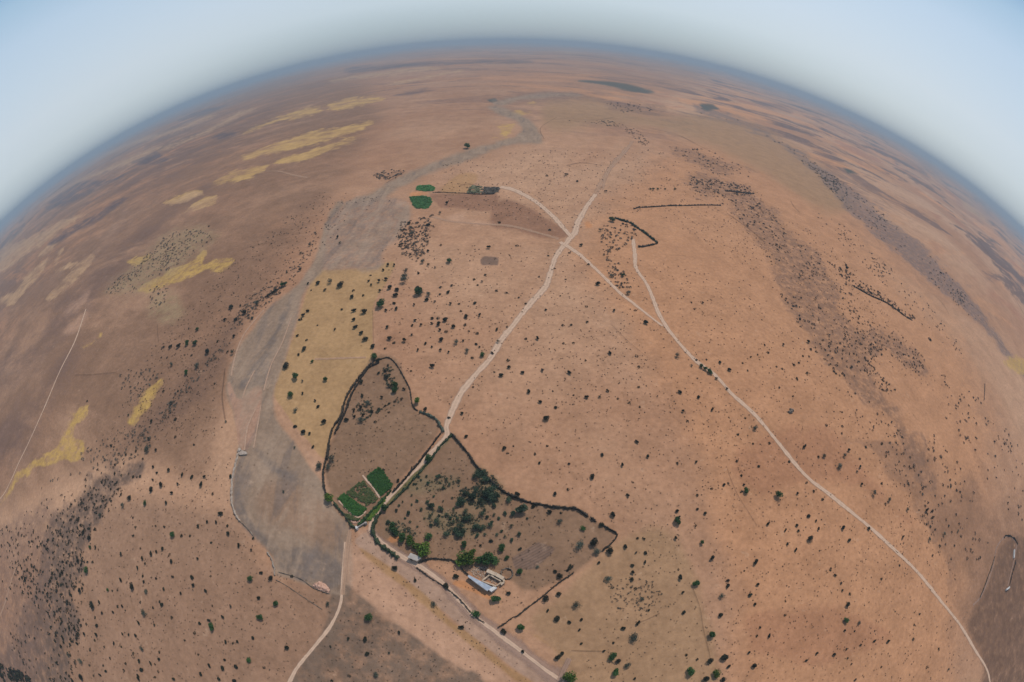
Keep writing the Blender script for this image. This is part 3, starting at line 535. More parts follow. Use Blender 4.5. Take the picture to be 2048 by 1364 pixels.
PLANTS = {   # read from the photograph: x y width in the crop, then a letter (d dark, g green, b bright green, k grey-green)
'A': '''800 90 40k 850 98 18 740 104 14 685 122 14 645 118 12 715 122 10 777 145 12 627 177 12 835 188 18 855 222 14 920 206 22 993 230 18 1047 242 20 1113 242 20 1258 238 18 1097 282 28 970 284 18 877 284 30 823 312 28 937 330 18 1160 337 14 704 360 28 790 385 26g 668 400 26k 905 388 22 830 258 12 763 240 14 725 242 14 545 452 28k 725 467 10 1200 442 26 1130 490 18 1178 489 18 1080 513 22 1240 510 14 1245 551 24 940 558 32g 988 564 14 1036 566 12 736 520 12 726 566 12 895 516 14 848 512 10 485 577 28 455 545 20 490 628 20g 520 627 16 658 664 18 765 634 10 825 662 22 853 650 18 887 637 24 776 690 20 793 716 18 749 740 18 925 667 10 933 703 22 1077 690 18 1152 604 12 1302 619 22 1371 643 16 1380 582 14
470 752 34g 503 707 14 425 705 20 440 727 14 656 804 20 779 785 14 783 817 18 850 798 16 942 788 16 1045 790 22 1057 836 22 1148 785 10 1423 768 20 1366 798 34g 1476 798 30 718 840 36 798 868 28k 587 860 18g 612 866 10 640 862 10 435 866 26 893 857 20 986 880 16 1122 866 18 1410 906 24 1506 940 34g 1415 1010 38g 1258 953 16 1157 948 10 1217 1011 20 1137 1025 18 1089 1045 18 1153 1065 40g 500 942 40 541 926 18 640 950 14 665 950 18 555 987 16 617 983 16 683 973 8 785 985 36k 763 927 12 834 958 12 883 943 22 870 925 12 757 1040 20 936 1012 14 840 1053 14 1060 1096 14
405 1076 26 458 1102 20 523 1105 22 527 1054 20 470 1048 14 516 1010 12 515 1137 12 452 1022 10 420 1153 20 620 1154 18 660 1170 12 489 1186 14 568 1172 10 666 1100 14 700 1105 12 737 1108 18 1007 1136 12 1080 1213 12 1232 1142 18 1271 1152 12 1295 1143 18 1380 1125 20 1565 1174 26 771 1180 28k 726 1208 14 866 1200 14 868 1240 18 372 1214 28k 437 1251 32k 598 1234 14 757 1247 18 822 1265 20 845 1268 10 683 1262 14 674 1300 14 769 1298 22 561 1273 12 486 1272 12 545 1325 22 575 1305 18 752 1336 26 862 1307 12 845 1337 12 443 1340 30 510 1330 12 396 1357 20 1142 1275 24 1218 1289 28 1224 1243 16 1289 1282 26 1357 1244 30g 1094 1318 18 1440 1284 14 1195 1348 22 1276 1355 26 945 1345 22 1788 936 28k 1545 325 18k 1735 185 34k 1590 785 14''',
'B': '''515 740 30 630 808 22 850 788 26 798 842 34 732 935 36k 878 1064 28 958 992 44g 1072 910 48g 1137 880 26 1112 1088 34 1210 1062 42g 375 1009 42g 540 1093 18 262 1128 20 355 1128 26 165 1170 16 365 1210 28 415 1322 36k 270 1331 16 172 1358 14 488 1205 16k 1215 1198 18 1410 1228 36 1430 1208 22 1470 1338 70b 1705 1225 48g 1735 1250 28 1725 1308 42g 1790 1272 38k 1828 1345 16 1825 1117 54k 1762 1070 24 1845 1043 26 1660 1195 16 1712 1150 14 1535 1155 16 1342 910 36 1410 886 28 1512 942 44k 1352 973 16 1400 1014 36 1472 1038 18 1537 1024 20 1525 1080 18 1420 785 34 1198 765 34g 1470 740 24 1395 760 22 1295 735 22k 1683 795 42k 1813 805 26 1815 765 24 1832 855 14 1868 907 26k 1905 970 16 1775 622 22 1842 580 14 1876 582 14 1832 658 16 1885 657 18 1882 712 18 1815 727 18 1630 712 16 1708 450 30 1788 343 20 1650 125 20 1760 175 20 1897 132 20 1840 55 22 1308 168 16 1467 172 16 1350 74 12 1283 118 12 1393 336 20 1462 313 14 1817 273 10 1595 243 32 1113 87 22 1132 115 12 905 23 20 1165 75 8
1275 406 22 1362 433 24 1425 440 12 1420 485 32k 1543 525 30g 1525 615 52k 1605 600 46 1620 650 42k 1690 645 40 1645 505 28 1188 338 28 465 415 40g 525 428 18 455 205 14 535 265 22 610 195 16 175 145 42k 150 190 36k 160 360 54b 105 180 38k 700 140 40g 500 515 40g 520 545 46g 555 580 50g 600 590 56b 640 625 60b 680 640 90b 700 570 44g 905 690 90b 880 705 60b 895 615 36g 940 655 44b 985 705 54g 1030 700 80g 1065 705 48g 1100 632 44g 1200 638 20 1128 686 28g 1040 594 18 985 620 14''',
'C': '''19 170 14 122 161 18 344 156 14 464 186 14 368 236 14 272 288 18 297 279 12 207 308 12 128 343 14 130 419 16 169 442 20 16 430 24 20 485 46g 25 463 18 120 509 12 380 285 16 395 318 34g 368 322 14 575 340 44g 433 62 12 350 10 14 520 60 12 712 78 24 630 160 14 790 135 14 820 128 26k 933 125 24k 952 95 20 905 184 36k 1015 145 12 1015 188 18 1000 215 16k 1048 80 14 1135 62 14 1158 130 12 725 275 12 675 333 16 763 323 14 813 366 14 1025 285 18 1135 280 12 1092 330 32k 1178 370 28k 1155 392 12 1275 420 20k 1383 425 24 1412 430 16 1413 465 14 515 500 20 609 535 16 673 508 16 681 537 18 734 458 20 777 483 16 790 525 18 925 522 26 958 588 22 745 580 32 619 610 16 665 643 20 1065 527 18 1248 573 18 1398 583 26k 1475 555 22k 1550 540 18k 1452 620 14 1412 672 12 1232 727 12 10 580 22 157 601 24g 208 685 24 446 710 32 385 757 8 25 750 8 35 790 26 120 825 40g 50 875 16 293 838 22 296 808 16 263 893 32k 457 830 18 417 890 22 442 938 18 52 985 20 255 1000 24 202 1106 38g 470 1068 14 453 1112 12 522 1108 20 609 922 10 609 998 12 857 747 14 880 780 16 913 825 16 921 865 12 962 882 14 950 945 28 939 1025 34g 1012 1040 24k 932 1080 16 987 1085 10 1095 1140 18 1170 1142 20 1019 1162 14 1096 1085 8 1134 801 12 1307 1130 14 1312 1052 10 1342 992 10 1446 1185 14 1500 1295 16k 1383 1282 12 1133 1282 10 943 1185 12 950 1233 12 969 1266 10 781 1208 20 874 1213 18 725 1247 14 442 1272 30 408 1202 18 280 1225 44 196 1250 36 301 1277 22 92 1305 50g 232 1318 44b 172 1350 36 270 1350 28 127 1240 14 68 1215 14 990 1350 16''',
'D': '''100 368 26 162 360 34k 220 378 40 45 372 18 135 408 22 60 410 10 290 410 14 283 442 22 345 437 14 228 513 14 290 520 26 348 525 32 40 522 16 20 546 22 5 568 14 95 600 10 190 621 16 292 568 18 303 608 28 335 643 22 355 675 30 35 680 12 20 730 30 65 798 18g 142 893 26g 12 905 16k 14 973 18 82 1010 16 97 1045 20 128 1126 26 17 1182 28 52 1192 18 70 1265 20 398 712 24 405 770 38g 425 792 28 440 480 50g 490 395 28 527 405 26 520 435 30 435 412 16 470 350 24 430 358 22 388 380 16 372 360 18 385 328 10 455 298 16 480 270 20 515 270 20 580 298 24k 570 330 36k 570 347 46k 645 315 14 700 270 18 738 285 14k 670 250 28k 815 248 34g 1030 174 20 1185 165 14 768 162 12 698 193 16 695 52 14 550 160 26 605 65 14k 645 410 48g 655 425 36k 640 395 28 700 430 32k 765 430 12 810 420 20 828 382 16 768 392 14 1010 325 14 950 350 14 993 362 16k 970 380 12 1073 410 14 1125 423 14 1195 450 12 1232 482 12 690 460 24 735 470 16k 820 482 18 868 482 12 622 488 16 515 480 18 525 507 20 468 517 18 953 480 18 878 522 12 980 541 20 905 550 22 630 575 18 660 598 18 612 600 14 720 562 16 755 560 14 795 567 26 720 590 16 755 592 28 900 600 14 835 606 24 763 624 18 797 633 14 920 632 12 968 645 14 475 608 20 610 652 16 490 670 28 512 695 14 570 684 26 645 733 20 685 698 18 720 717 16 765 735 18 810 747 16 768 676 28 852 690 30k 890 685 16 960 703 16 980 720 12 908 740 30k 995 760 28g 940 777 14 1050 752 16 1082 688 18k 1072 625 18 1130 607 10 465 727 14 720 820 28 640 1010 36b 685 1060 26 605 850 10 885 1080 20 945 937 10 812 1105 14 1343 516 16 1232 673 14 1297 671 22 1435 600 14 1480 598 12 1568 582 14 1563 497 12 1715 520 18 1450 350 10 1420 440 8 1438 699 12 1493 697 12 1360 730 8 1137 790 14 1140 830 20 1100 872 22 1060 855 10 1214 857 18 1322 848 16 1468 856 22 1558 792 10 1693 752 20 1838 768 14 1850 827 14 1887 585 26 1830 518 12 1250 962 22 1310 1017 22 1380 960 10 1397 1048 18 1563 991 24 1345 1107 32 1493 982 10 1635 990 16k 1680 957 18 1735 1000 12 1797 1025 12 1855 1045 12 1847 937 12
480 820 16 465 850 22 470 880 30 430 860 16 480 930 26k 515 925 36g 515 950 36g 568 948 22 335 910 22 340 982 22 368 1025 34k 330 1050 22 295 1065 20 345 1090 20 295 1100 20 330 1120 40k 395 1070 18 430 1058 14 465 1040 12 485 1030 12 515 1018 12 448 995 18 410 1127 14 485 1075 12 555 1000 12 250 1115 24 1625 372 28 1765 325 22g 1790 420 32k 1700 330 28k 1470 205 10 1355 220 10 1390 290 10 1305 335 10 1535 163 20 1575 268 12 1640 80 20k 1690 190 16k 1710 285 14k 1720 295 14k''',
'E': '''35 965 20 135 993 22 209 1060 20 50 1069 18 75 1123 14 305 843 20 250 803 18 178 788 10 122 790 12 128 890 8 20 765 30k 95 820 16k 150 822 24g 170 835 24g 190 850 28g 205 860 20g 232 890 20k 290 948 16 445 1160 32k 390 1107 10 350 1190 12 157 478 16 112 512 10 95 475 10 375 806 10 402 848 10 420 773 10 457 761 10 515 748 12 495 708 12 596 705 16 560 827 10 592 838 10 655 817 12 683 805 12 672 892 14 727 860 14 575 940 12 650 988 10 733 688 20 748 730 14 705 768 10 738 770 10 833 1145 14 918 1075 10 920 1152 12 917 1190 12 945 290 24 940 272 16 1400 680 14 1395 675 14 1455 315 16''',
'F': '''1560 820 40 1610 875 40g 1628 760 18 1622 657 18 1585 978 34g 1612 1063 28k 1608 1153 20 1608 1268 16k 1633 568 14 975 710 28 1020 697 30g 1065 695 32g 930 716 22 893 718 14 1070 820 34k 1015 858 28g 935 812 26k 1135 742 32 1075 622 20g 1187 687 14 1275 660 20 1270 745 28k 880 777 10 912 777 10 1045 765 12 1287 568 24 1228 568 18 1375 562 22k 1338 527 28 1400 480 36k 1310 495 16 1262 500 26 1465 440 24 1485 425 26 1505 410 24 1550 375 38g 1525 424 12 1635 297 18 1565 312 12 955 1112 16 1058 1252 12 955 1210 14 605 1255 16 810 1217 20 930 1025 28k 890 960 12 970 960 12 1170 918 10 1232 1127 16k 1210 1157 8 825 1125 18 700 1090 14k 1030 620 8 1240 745 14 1840 120 22 1855 150 18k 1720 95 16k 1690 160 20k 1640 205 18k 790 1285 10 475 1015 10 1380 175 8 1480 155 8 1140 60 10''',
'G': '''640 795 40b 1395 1042 18 1430 1195 32g 530 1107 20 490 1160 18k 425 1225 20 815 1212 16 1090 1253 14 1240 987 14 1075 957 12 1180 950 20 280 1335 26 340 1270 34k 320 1215 20 1640 1030 14g 1655 1030 14g 1680 1030 14g 1720 1030 12g 1775 1030 14g''',
}
ORCHARD = '''755 240 28 700 278 20 650 243 16 865 265 26 800 255 20 815 285 22 780 305 18 690 240 14 660 262 14 620 285 14 590 300 18 640 375 18 695 380 20 610 345 14
975 230 50 1010 260 46 1050 310 60 1045 350 60 1020 330 50 900 335 44 880 375 46 940 350 44 960 320 40 870 395 36 985 375 36 1075 345 40 1000 220 40 950 240 30 1205 420 62 1140 370 36 1160 440 30 1120 445 24 1060 400 26 905 430 36 925 460 44 905 470 34 995 440 38 1005 425 24 712 400 40 770 418 32 800 452 26 710 455 28 750 485 40 715 507 22 660 422 22 595 443 26 640 515 16 600 490 18 575 470 14 875 515 46 850 535 36 890 540 40 870 560 46 800 555 40 835 490 26 960 515 40 985 530 30 1000 520 34 1035 510 36 1045 490 22 1075 560 22 1155 590 22 1195 555 24 965 565 26 1155 507 24 1010 555 20 1100 540 18 1120 570 18 860 470 22 820 470 20 760 455 16 680 470 14 840 420 20 540 400 14 560 380 14 610 395 12 730 350 14 780 375 14 830 360 16 1020 465 20 1060 450 20 1085 470 18 1240 470 14 480 490 24 505 500 22'''
def parse(crop, s, default):
    ox, oy, k = CROP[crop]; v = s.split(); out = []
    for i in range(0, len(v), 3):
        w = v[i + 2]; kd = default
        if w[-1].isalpha(): kd, w = w[-1], w[:-1]
        out.append((ox + float(v[i]) / k, oy + float(v[i + 1]) / k, float(w) / k, kd))
    return out
plants = []
for c, s in PLANTS.items(): plants += parse(c, s, 'd')
plants += [p[:3] + ('o',) for p in parse('B', ORCHARD, 'o')]
keep = []
for p in sorted(plants, key=lambda t: -t[2]):     # the crops overlap: drop what was read twice
    if all((p[0] - w[0]) ** 2 + (p[1] - w[1]) ** 2 > max(2.2, 0.22 * max(p[2], w[2])) ** 2 for w in keep): keep.append(p)
plants = keep

# ---- words that single each plant out: where it stands, told from a landmark
LANDMARKS = [('the green crop plots', 735, 985), ('the grey shed roof', 962, 1168), ('the stone pen', 1014, 1147), ('the main track junction', 1142, 476), ('the pale weir', 486, 898), ('the pink rubble heap', 642, 1172),
 ('the road fork gate', 712, 1054), ('the orchard top corner', 902, 868), ('the orchard east corner', 1232, 1070), ('the ploughed square', 979, 523), ('the far green plots', 848, 395), ('the sharp left track bend', 683, 1205),
 ('the arched wall top', 782, 716), ('the small hedged paddock', 1300, 478), ('the wide lane wall end', 998, 1254), ('the hairpin bend', 2012, 1072), ('the wash wall bend', 464, 1000), ('the wash wall foot', 549, 1145),
 ('the yellow stubble strip', 292, 800), ('the yellow stubble tongue', 135, 890), ('the pale sandbar', 498, 815), ('the tan field top', 690, 545), ('the tan field foot', 640, 905), ('the lone grey boulder', 1581, 822),
 ('the right tracks meeting', 1322, 650), ('the right track crossing', 1430, 750), ('the orchard ploughed patch', 1066, 1113), ('the white terrace', 829, 1112), ('the bright bottom edge tree', 1139, 1354), ('the lower right road bend', 1850, 1160),
 ('the right road foot', 1975, 1345), ('the dark lower left corner', 20, 1350), ('the thin left track foot', 580, 1362), ('the long dark wall', 1355, 411), ('the wash fork', 655, 450), ('the lone upper wash tree', 935, 291),
 ('the fenced lane mouth', 745, 720), ('the faded scrub band', 1640, 600), ('the mid road bend', 1040, 620), ('the bare centre plain', 1120, 900), ('the bare right plain', 1640, 1200), ('the bare left plain', 350, 1120)]
LANDMARKS = LANDMARKS[:-5] + [LANDMARKS[-5]]
ORD = ['nearest', 'second nearest', 'third nearest', 'fourth nearest', 'fifth nearest', 'sixth nearest', 'seventh nearest', 'eighth nearest', 'ninth nearest', 'tenth nearest', 'eleventh nearest', 'twelfth nearest']
PX = np.array([p[:2] for p in plants])
SIDE = [('right of', 1, 0), ('below', 0, 1), ('left of', -1, 0), ('above', 0, -1)]
rank = {}
for li, (nm, lx, ly) in enumerate(LANDMARKS):
    d = PX - (lx, ly)
    dd = np.hypot(d[:, 0], d[:, 1])
    s = np.where(np.abs(d[:, 0]) > np.abs(d[:, 1]), np.where(d[:, 0] > 0, 0, 2), np.where(d[:, 1] > 0, 1, 3))
    for si in range(4):
        idx = np.where(s == si)[0]; idx = idx[np.argsort(dd[idx])]
        for o_, k in enumerate(idx):
            rank.setdefault(int(k), []).append((o_ + dd[k] / 90.0, o_, li, si))
SIZE_W = lambda w: 'tiny' if w < 4.6 else 'small' if w < 7 else 'medium' if w < 10 else 'large' if w < 16 else 'very large'
LOOK = {'d': ('dark', 'shrub'), 'g': ('green', 'tree'), 'b': ('bright green', 'tree'), 'k': ('grey-green', 'tree'), 'o': ('orchard', 'tree')}
def ordinal(n): return ORD[n] if n < len(ORD) else '%dth nearest' % (n + 1)
def plant_label(i):
    x, y, w, kd = plants[i]
    _, o_, li, si = min(rank[i])
    look, noun = LOOK[kd]
    return '%s %s %s, %s plant %s %s' % (SIZE_W(w), look, noun, ordinal(o_), SIDE[si][0], LANDMARKS[li][0])
def metres(x, y, w):
    g = at(x, y); D = math.sqrt(g[0] ** 2 + g[1] ** 2 + H * H)
    return D * w / F_PX
GROUPS = {'d': 'dark shrubs dotted over the plain', 'o': 'orchard trees in rows inside the hedges'}
left_over = []
n_shrub = 0
order = sorted(range(len(plants)), key=lambda i: -plants[i][2])
protos = {}
def place(name, me, mats, loc, sx, sy, sz, rot):
    key = (me.name, mats.name)
    if key not in protos:
        m2 = me.copy(); m2.materials.clear(); m2.materials.append(mats); protos[key] = m2
    o = bpy.data.objects.new(name, protos[key]); col.objects.link(o)
    o.location = loc; o.rotation_euler = (0, 0, rot); o.scale = (sx, sy, sz); return o
for i in order:
    x, y, w, kd = plants[i]
    dm = max(0.9, metres(x, y, w) * (1.06 if kd != 'o' else 1.05))
    hh = dm * random.uniform(0.62, 0.95)
    if kd in 'gbko': hh = dm * random.uniform(0.75, 1.05)
    g = at(x, y, hh * 0.42)
    z = float(height(g[0:1], g[1:2])[0])
    if kd == 'd' and w < 9.6:
        if n_shrub >= 298: left_over.append((g[0], g[1], z, dm, hh)); continue
        n_shrub += 1
        tw = w < 6.2 and random.random() < 0.45          # some of the small ones are bare brown twigs
        o = place('shrub', SHRUB[i % 6], M['leaf_w' if tw else 'leaf_d'], (g[0], g[1], z - 0.05), dm * random.uniform(.9, 1.55), dm * random.uniform(.7, 1.05), hh, random.uniform(0, 6.28))
        tag(o, plant_label(i).replace('dark', 'brown') if tw else plant_label(i), 'shrub', GROUPS['d'])
    else:
        leaf = {'d': 'leaf_d', 'g': 'leaf_g', 'b': 'leaf_b', 'k': 'leaf_k', 'o': 'leaf_o'}[kd]
        e = bpy.data.objects.new('orchard_tree' if kd == 'o' else 'tree', None); col.objects.link(e)
        e.location = (g[0], g[1], z); e.rotation_euler = (0, 0, random.uniform(0, 6.28))
        look, noun = LOOK[kd]
        tag(e, plant_label(i).replace('shrub', 'tree'), 'tree', GROUPS.get(kd if kd == 'o' else '', 'trees standing alone on the dry plain'))
        src = SPARSE[i % 3] if kd in 'k' or (kd == 'o' and i % 2) else CROWN[i % 5]
        c = place('crown', src, M[leaf], (0, 0, 0), dm * 1.08, dm * random.uniform(.95, 1.15), hh, 0); c.parent = e
        tr = place('trunk', TRUNK[i % 3], M['bark'], (0, 0, 0), dm, dm, hh, 0); tr.parent = e

# ---- scrub nobody could count
def scatter_mesh(name, pos, size, seed, n=16, leafk=0.20, mat=None):
    """one low bush of leaf sprays at every position"""
    r = np.random.default_rng(seed); m = len(pos)
    C = r.normal(size=(m, n, 3)); C /= np.linalg.norm(C, axis=2, keepdims=True)
    C *= (0.35 + 0.2 * r.random((m, n, 1))); C[:, :, 2] = np.abs(C[:, :, 2]) * 0.8 + 0.08
    st = r.uniform(0.8, 1.35, (m, 1, 2))
    s = np.asarray(size)[:, None, None]
    C[:, :, :2] *= st
    P3 = C * s + np.asarray(pos)[:, None, :]
    V, Fq = quads_at(P3.reshape(-1, 3), np.repeat(np.asarray(size), n) * leafk, r, 0.3)
    return link(name, mesh(name, V, Fq), mat)
def fill(poly, n, seed, wpx, keepf=None):
    """random bushes inside an outline, wpx wide as seen"""
    r = np.random.default_rng(seed); lo, hi = poly.min(0), poly.max(0); out = []
    cl = r.uniform(lo, hi, (40, 2))
    while len(out) < n:
        p = r.uniform(lo, hi, (2000, 2))
        nc = 1400 if seed < 120 else 350
        p[:nc] = cl[r.integers(0, 40, nc)] + r.normal(size=(nc, 2)) * (14 if seed < 120 else 40)
        p = p[polydist(p, poly) > 0]
        out += list(p)
    out = np.array(out)[r.permutation(len(out))[:n]]
    g = at(out[:, 0], out[:, 1]); D = np.sqrt((g ** 2).sum(1) + H * H)
    sz = D * r.uniform(wpx * .55, wpx * 1.3, n) / F_PX
    return np.concatenate([g, height(g[:, 0], g[:, 1])[:, None]], 1), sz
if left_over:
    L = np.array(left_over)
    tag(scatter_mesh('scrub', L[:, :3], L[:, 3], 11, 26, 0.2, M['leaf_d']), 'remaining tiny dark bushes scattered over the whole dry plain', 'scrub', None, 'stuff')
def scrub(label, mat, seed, *specs):
    Ps, Ss = [], []
    for k, (poly, n, w) in enumerate(specs):
        p, s = fill(poly, n, seed + k, w); Ps.append(p); Ss.append(s)
    return tag(scatter_mesh('scrub', np.concatenate(Ps), np.concatenate(Ss), seed, 14, 0.22, M[mat]), label, 'scrub', None, 'stuff')
scrub('dense low scrub on the dark grey slope in the lower left corner', 'leaf_d', 20,
      (pts('f', '60 1080 160 990 215 950 250 985 200 1050 178 1110 165 1200 150 1300 145 1364 60 1364 20 1300 10 1200 40 1120'), 520, 4.4),
      (pts('f', '100 1150 170 1100 165 1240 150 1364 100 1364 90 1250'), 150, 5.5),
      (pts('f', '0 1060 60 1010 140 980 180 940 270 920 290 940 230 1000 60 1100 0 1200'), 150, 4.0),
      (pts('f', '0 1330 20 1335 50 1350 70 1364 0 1364'), 60, 9.0))
scrub('broken scrub along the dark bands of the right hand slope', 'leaf_m', 30,
      (pts('f', '1390 352 1500 372 1515 400 1600 480 1640 512 1664 560 1600 560 1545 535 1505 465 1455 412 1390 388'), 240, 3.2),
      (pts('f', '1560 590 1600 575 1640 600 1650 650 1700 690 1740 760 1690 770 1640 715 1590 640'), 110, 4.0),
      (pts('f', '1690 560 1710 600 1720 640 1770 652 1832 690 1866 745 1830 745 1780 715 1740 725 1780 770 1800 790 1770 790 1720 740 1690 680 1672 600'), 300, 3.6),
      (pts('f', '1640 515 1700 545 1770 590 1850 650 1840 655 1760 600 1690 560'), 120, 4.0),
      (pts('f', '1660 730 1700 760 1740 800 1800 860 1850 960 1880 1080 1840 1040 1800 960 1740 860 1690 790'), 110, 4.0),
      (pts('f', '1880 740 1960 800 2048 900 2048 1050 1990 1000 1930 900 1880 820'), 110, 4.0),
      (pts('f', '1850 850 1950 960 1990 1060 1960 1130 1900 1120 1860 1000'), 80, 4.4),
      (pts('f', '1330 290 1420 300 1510 345 1500 365 1420 345'), 80, 3.0),
      (pts('f', '1205 205 1260 205 1330 220 1250 226'), 60, 2.4))
scrub('grey scrub strips along the far dry stream on the right', 'leaf_s', 50,
      (pts('f', '1392 212 1442 222 1535 268 1605 308 1690 368 1770 430 1840 490 1910 560 1980 650 1950 645 1880 580 1795 505 1715 440 1635 352 1565 292 1478 248 1402 228'), 420, 2.8),
      (pts('f', '1600 400 1700 460 1850 600 1960 740 1900 700 1780 580 1650 460'), 200, 2.8))
scrub('grey brown scrub on the left bank of the dry river and the stubble fields', 'leaf_s', 60,
      (pts('F', '560 430 640 350 760 260 900 120 1040 60 1180 120 1000 250 860 340 720 430'), 420, 3.0),
      (pts('F', '1360 460 1450 380 1560 300 1640 210 1700 120 1760 60 1780 90 1660 280 1500 450 1380 560 1250 640 1280 560'), 200, 3.6),
      (pts('F', '850 1110 950 980 1080 850 1230 690 1260 700 1120 850 960 1060 880 1160'), 110, 4.0),
      (pts('F', '640 840 850 840 900 870 760 1000 690 1080'), 60, 4.0),
      (pts('F', '560 1200 800 1130 880 1200 760 1330 420 1440 200 1500 330 1400'), 170, 4.0),
      (pts('G', '120 960 220 920 300 935 250 975 150 985'), 60, 4.0),
      (pts('F', '820 400 920 380 900 480 820 520'), 40, 3.6))
scrub('grey green weeds and undergrowth between the orchard trees', 'leaf_u', 90,
      (pts('B', '960 200 1040 230 1110 300 1100 380 1010 420 900 410 850 380 880 310 960 290'), 260, 4.6),
      (pts('B', '690 420 800 420 900 440 1000 470 1000 540 900 580 800 560 700 500'), 150, 4.0),
      (pts('B', '640 230 870 240 880 290 760 330 600 330 560 300'), 60, 3.6),
      (pts('B', '470 470 560 490 640 560 640 610 560 600 470 540'), 90, 4.2),
      (pts('D', '450 810 500 830 530 900 540 960 480 950 450 870'), 60, 4.0),
      (pts('D', '280 1060 360 990 400 1050 530 1010 540 1030 400 1090 350 1130 280 1110'), 70, 4.2))
scrub('dry twiggy scrub beside the far plots and the track junction', 'leaf_s', 75,
      (pts('D', '560 60 700 60 720 120 690 200 640 260 560 220 540 140'), 130, 4.2),
      (pts('G', '280 1200 460 1170 470 1230 420 1300 300 1364 240 1330'), 110, 4.0),
      (pts('D', '1640 60 1800 40 1850 100 1760 180 1650 230'), 90, 4.2),
      (pts('D', '1660 230 1740 230 1820 420 1740 410 1680 320'), 50, 4.2),
      (pts('G', '1150 660 1400 655 1560 700 1640 780 1600 800 1480 700 1300 670'), 130, 2.4),
      (pts('B', '1650 790 1900 780 1990 900 1900 1010 1750 1000 1680 900'), 110, 3.4),
      (pts('f', '1380 350 1500 372 1508 392 1440 388 1380 384'), 120, 3.6))

# dry tufts and twigs all over the plain, too many to count
o = scrub('countless tiny dry tufts and twigs sprinkled over the bare plain', 'leaf_t', 120,
      (pts('f', '760 500 1100 480 1500 560 1700 800 1900 1100 1960 1364 1150 1364 1280 1080 1000 900 900 820 800 740 760 620'), 3600, 2.1),
      (pts('f', '150 1364 160 1150 260 960 460 900 470 1040 560 1150 680 1200 560 1364'), 1100, 2.1),
      (pts('f', '200 900 300 700 420 560 640 380 800 400 700 430 600 560 440 700 430 880'), 1100, 2.2),
      (pts('f', '850 330 1060 300 1400 300 1700 520 1900 800 1700 700 1500 540 1300 420 1150 460 900 420'), 1700, 2.0),
      (pts('f', '580 1364 700 1210 960 1364'), 180, 2.2), (pts('f', '700 1070 760 1080 1080 1364 980 1364 720 1180'), 200, 2.0),
      (pts('f', '690 780 780 730 830 830 870 850 790 960 700 1000 660 960'), 200, 2.2), (pts('f', '900 890 1000 990 1200 1060 1180 1120 1020 1240 800 1080'), 420, 2.3))
o.name = 'dry_tufts'
# ------------------------------------------------------------------ hedges and walls round the farm
def strip_material(name, a, b): return leaf_material(name, a, b)
M['stone'] = leaf_material('dry_stone', (0.10, 0.075, 0.058), (0.22, 0.17, 0.13))
M['palestone'] = leaf_material('pale_stone', (0.30, 0.23, 0.18), (0.42, 0.34, 0.28))
M['thorn'] = leaf_material('thorn_brush', (0.028, 0.022, 0.016), (0.060, 0.047, 0.034))
M['hedge'] = leaf_material('hedge_leaves', (0.020, 0.032, 0.015), (0.045, 0.060, 0.028))
def hedge(name, cat, label, P, width, hgt, mat, leafy=16, group=None, gaps=()):
    width *= 0.58; hgt *= 0.72
    Q = smooth(P, 3.0); X = at(Q[:, 0], Q[:, 1], hgt * 0.5)
    seg = np.r_[0, np.cumsum(np.hypot(*np.diff(X, axis=0).T))]
    n = max(4, int(seg[-1] / 0.9)); s = np.linspace(0, seg[-1], n)
    X = np.stack([np.interp(s, seg, X[:, 0]), np.interp(s, seg, X[:, 1])], 1)
    r = np.random.default_rng(int(seg[-1] * 10) % 9999)
    tg = np.gradient(X, axis=0); tg /= np.linalg.norm(tg, axis=1, keepdims=True) + 1e-9; nn = np.stack([-tg[:, 1], tg[:, 0]], 1)
    prof = [(-.5, -.05), (-.48, .5), (-.28, .92), (0, 1.0), (.28, .9), (.48, .5), (.5, -.05)]
    k = len(prof); V = np.zeros((n, k, 3))
    wob = 1 + 0.40 * r.normal(size=n).clip(-1.6, 1.6); hob = 1 + 0.38 * r.normal(size=n).clip(-1.5, 1.5); side = 0.12 * width * r.normal(size=n)
    zg = height(X[:, 0], X[:, 1])
    for j, (u, v) in enumerate(prof):
        V[:, j, :2] = X + nn * ((u * width * wob + side) * (1 + 0.1 * r.normal(size=n)))[:, None]; V[:, j, 2] = zg + v * hgt * hob
    Fc = [(i * k + j, i * k + j + 1, i * k + k + j + 1, i * k + k + j) for i in range(n - 1) for j in range(k - 1)]
    Fc = np.array(Fc)[:, ::-1]
    V = V.reshape(-1, 3)
    if leafy:
        m = n * leafy; i = r.integers(0, n, m); u = r.uniform(-.62, .62, m)
        C = np.concatenate([X[i] + nn[i] * (u * width * wob[i] + side[i])[:, None] + tg[i] * r.uniform(-.5, .5, m)[:, None], (zg[i] + hgt * hob[i] * (1.08 - 1.6 * u ** 2) * r.uniform(.5, 1.1, m))[:, None]], 1)
        V2, F2 = quads_at(C, 0.24, r, 0.3)
        Fc = np.concatenate([Fc, F2 + len(V)]); V = np.concatenate([V, V2])
    return tag(link(name, mesh(name, V, Fc), mat), label, cat, group)
HG = 'hedges and brush fences round the farm enclosures'
h = lambda lab, P, w=1.5, z=1.7, m='thorn', leafy=16: hedge('hedge', 'hedge', lab, P, w, z, M[m], leafy, HG)
h('dark hedge along the outer side of the curved lane left of the paddock', np.concatenate([pts('D', '405 792 352 850 290 930 245 1010 225 1090 175 1170 155 1260 148 1330'), pts('B', '160 70 140 150 125 230 135 310 148 345')]), 1.5)
h('dark hedge along the inner side of the curved lane, against the paddock', pts('D', '430 805 375 832 325 900 275 990 252 1060 220 1125 190 1190'), 1.5)
h('dark green hedge from the bright bush down to the white gate', pts('B', '185 385 240 450 280 510 298 520'), 1.6, 1.8, 'hedge')
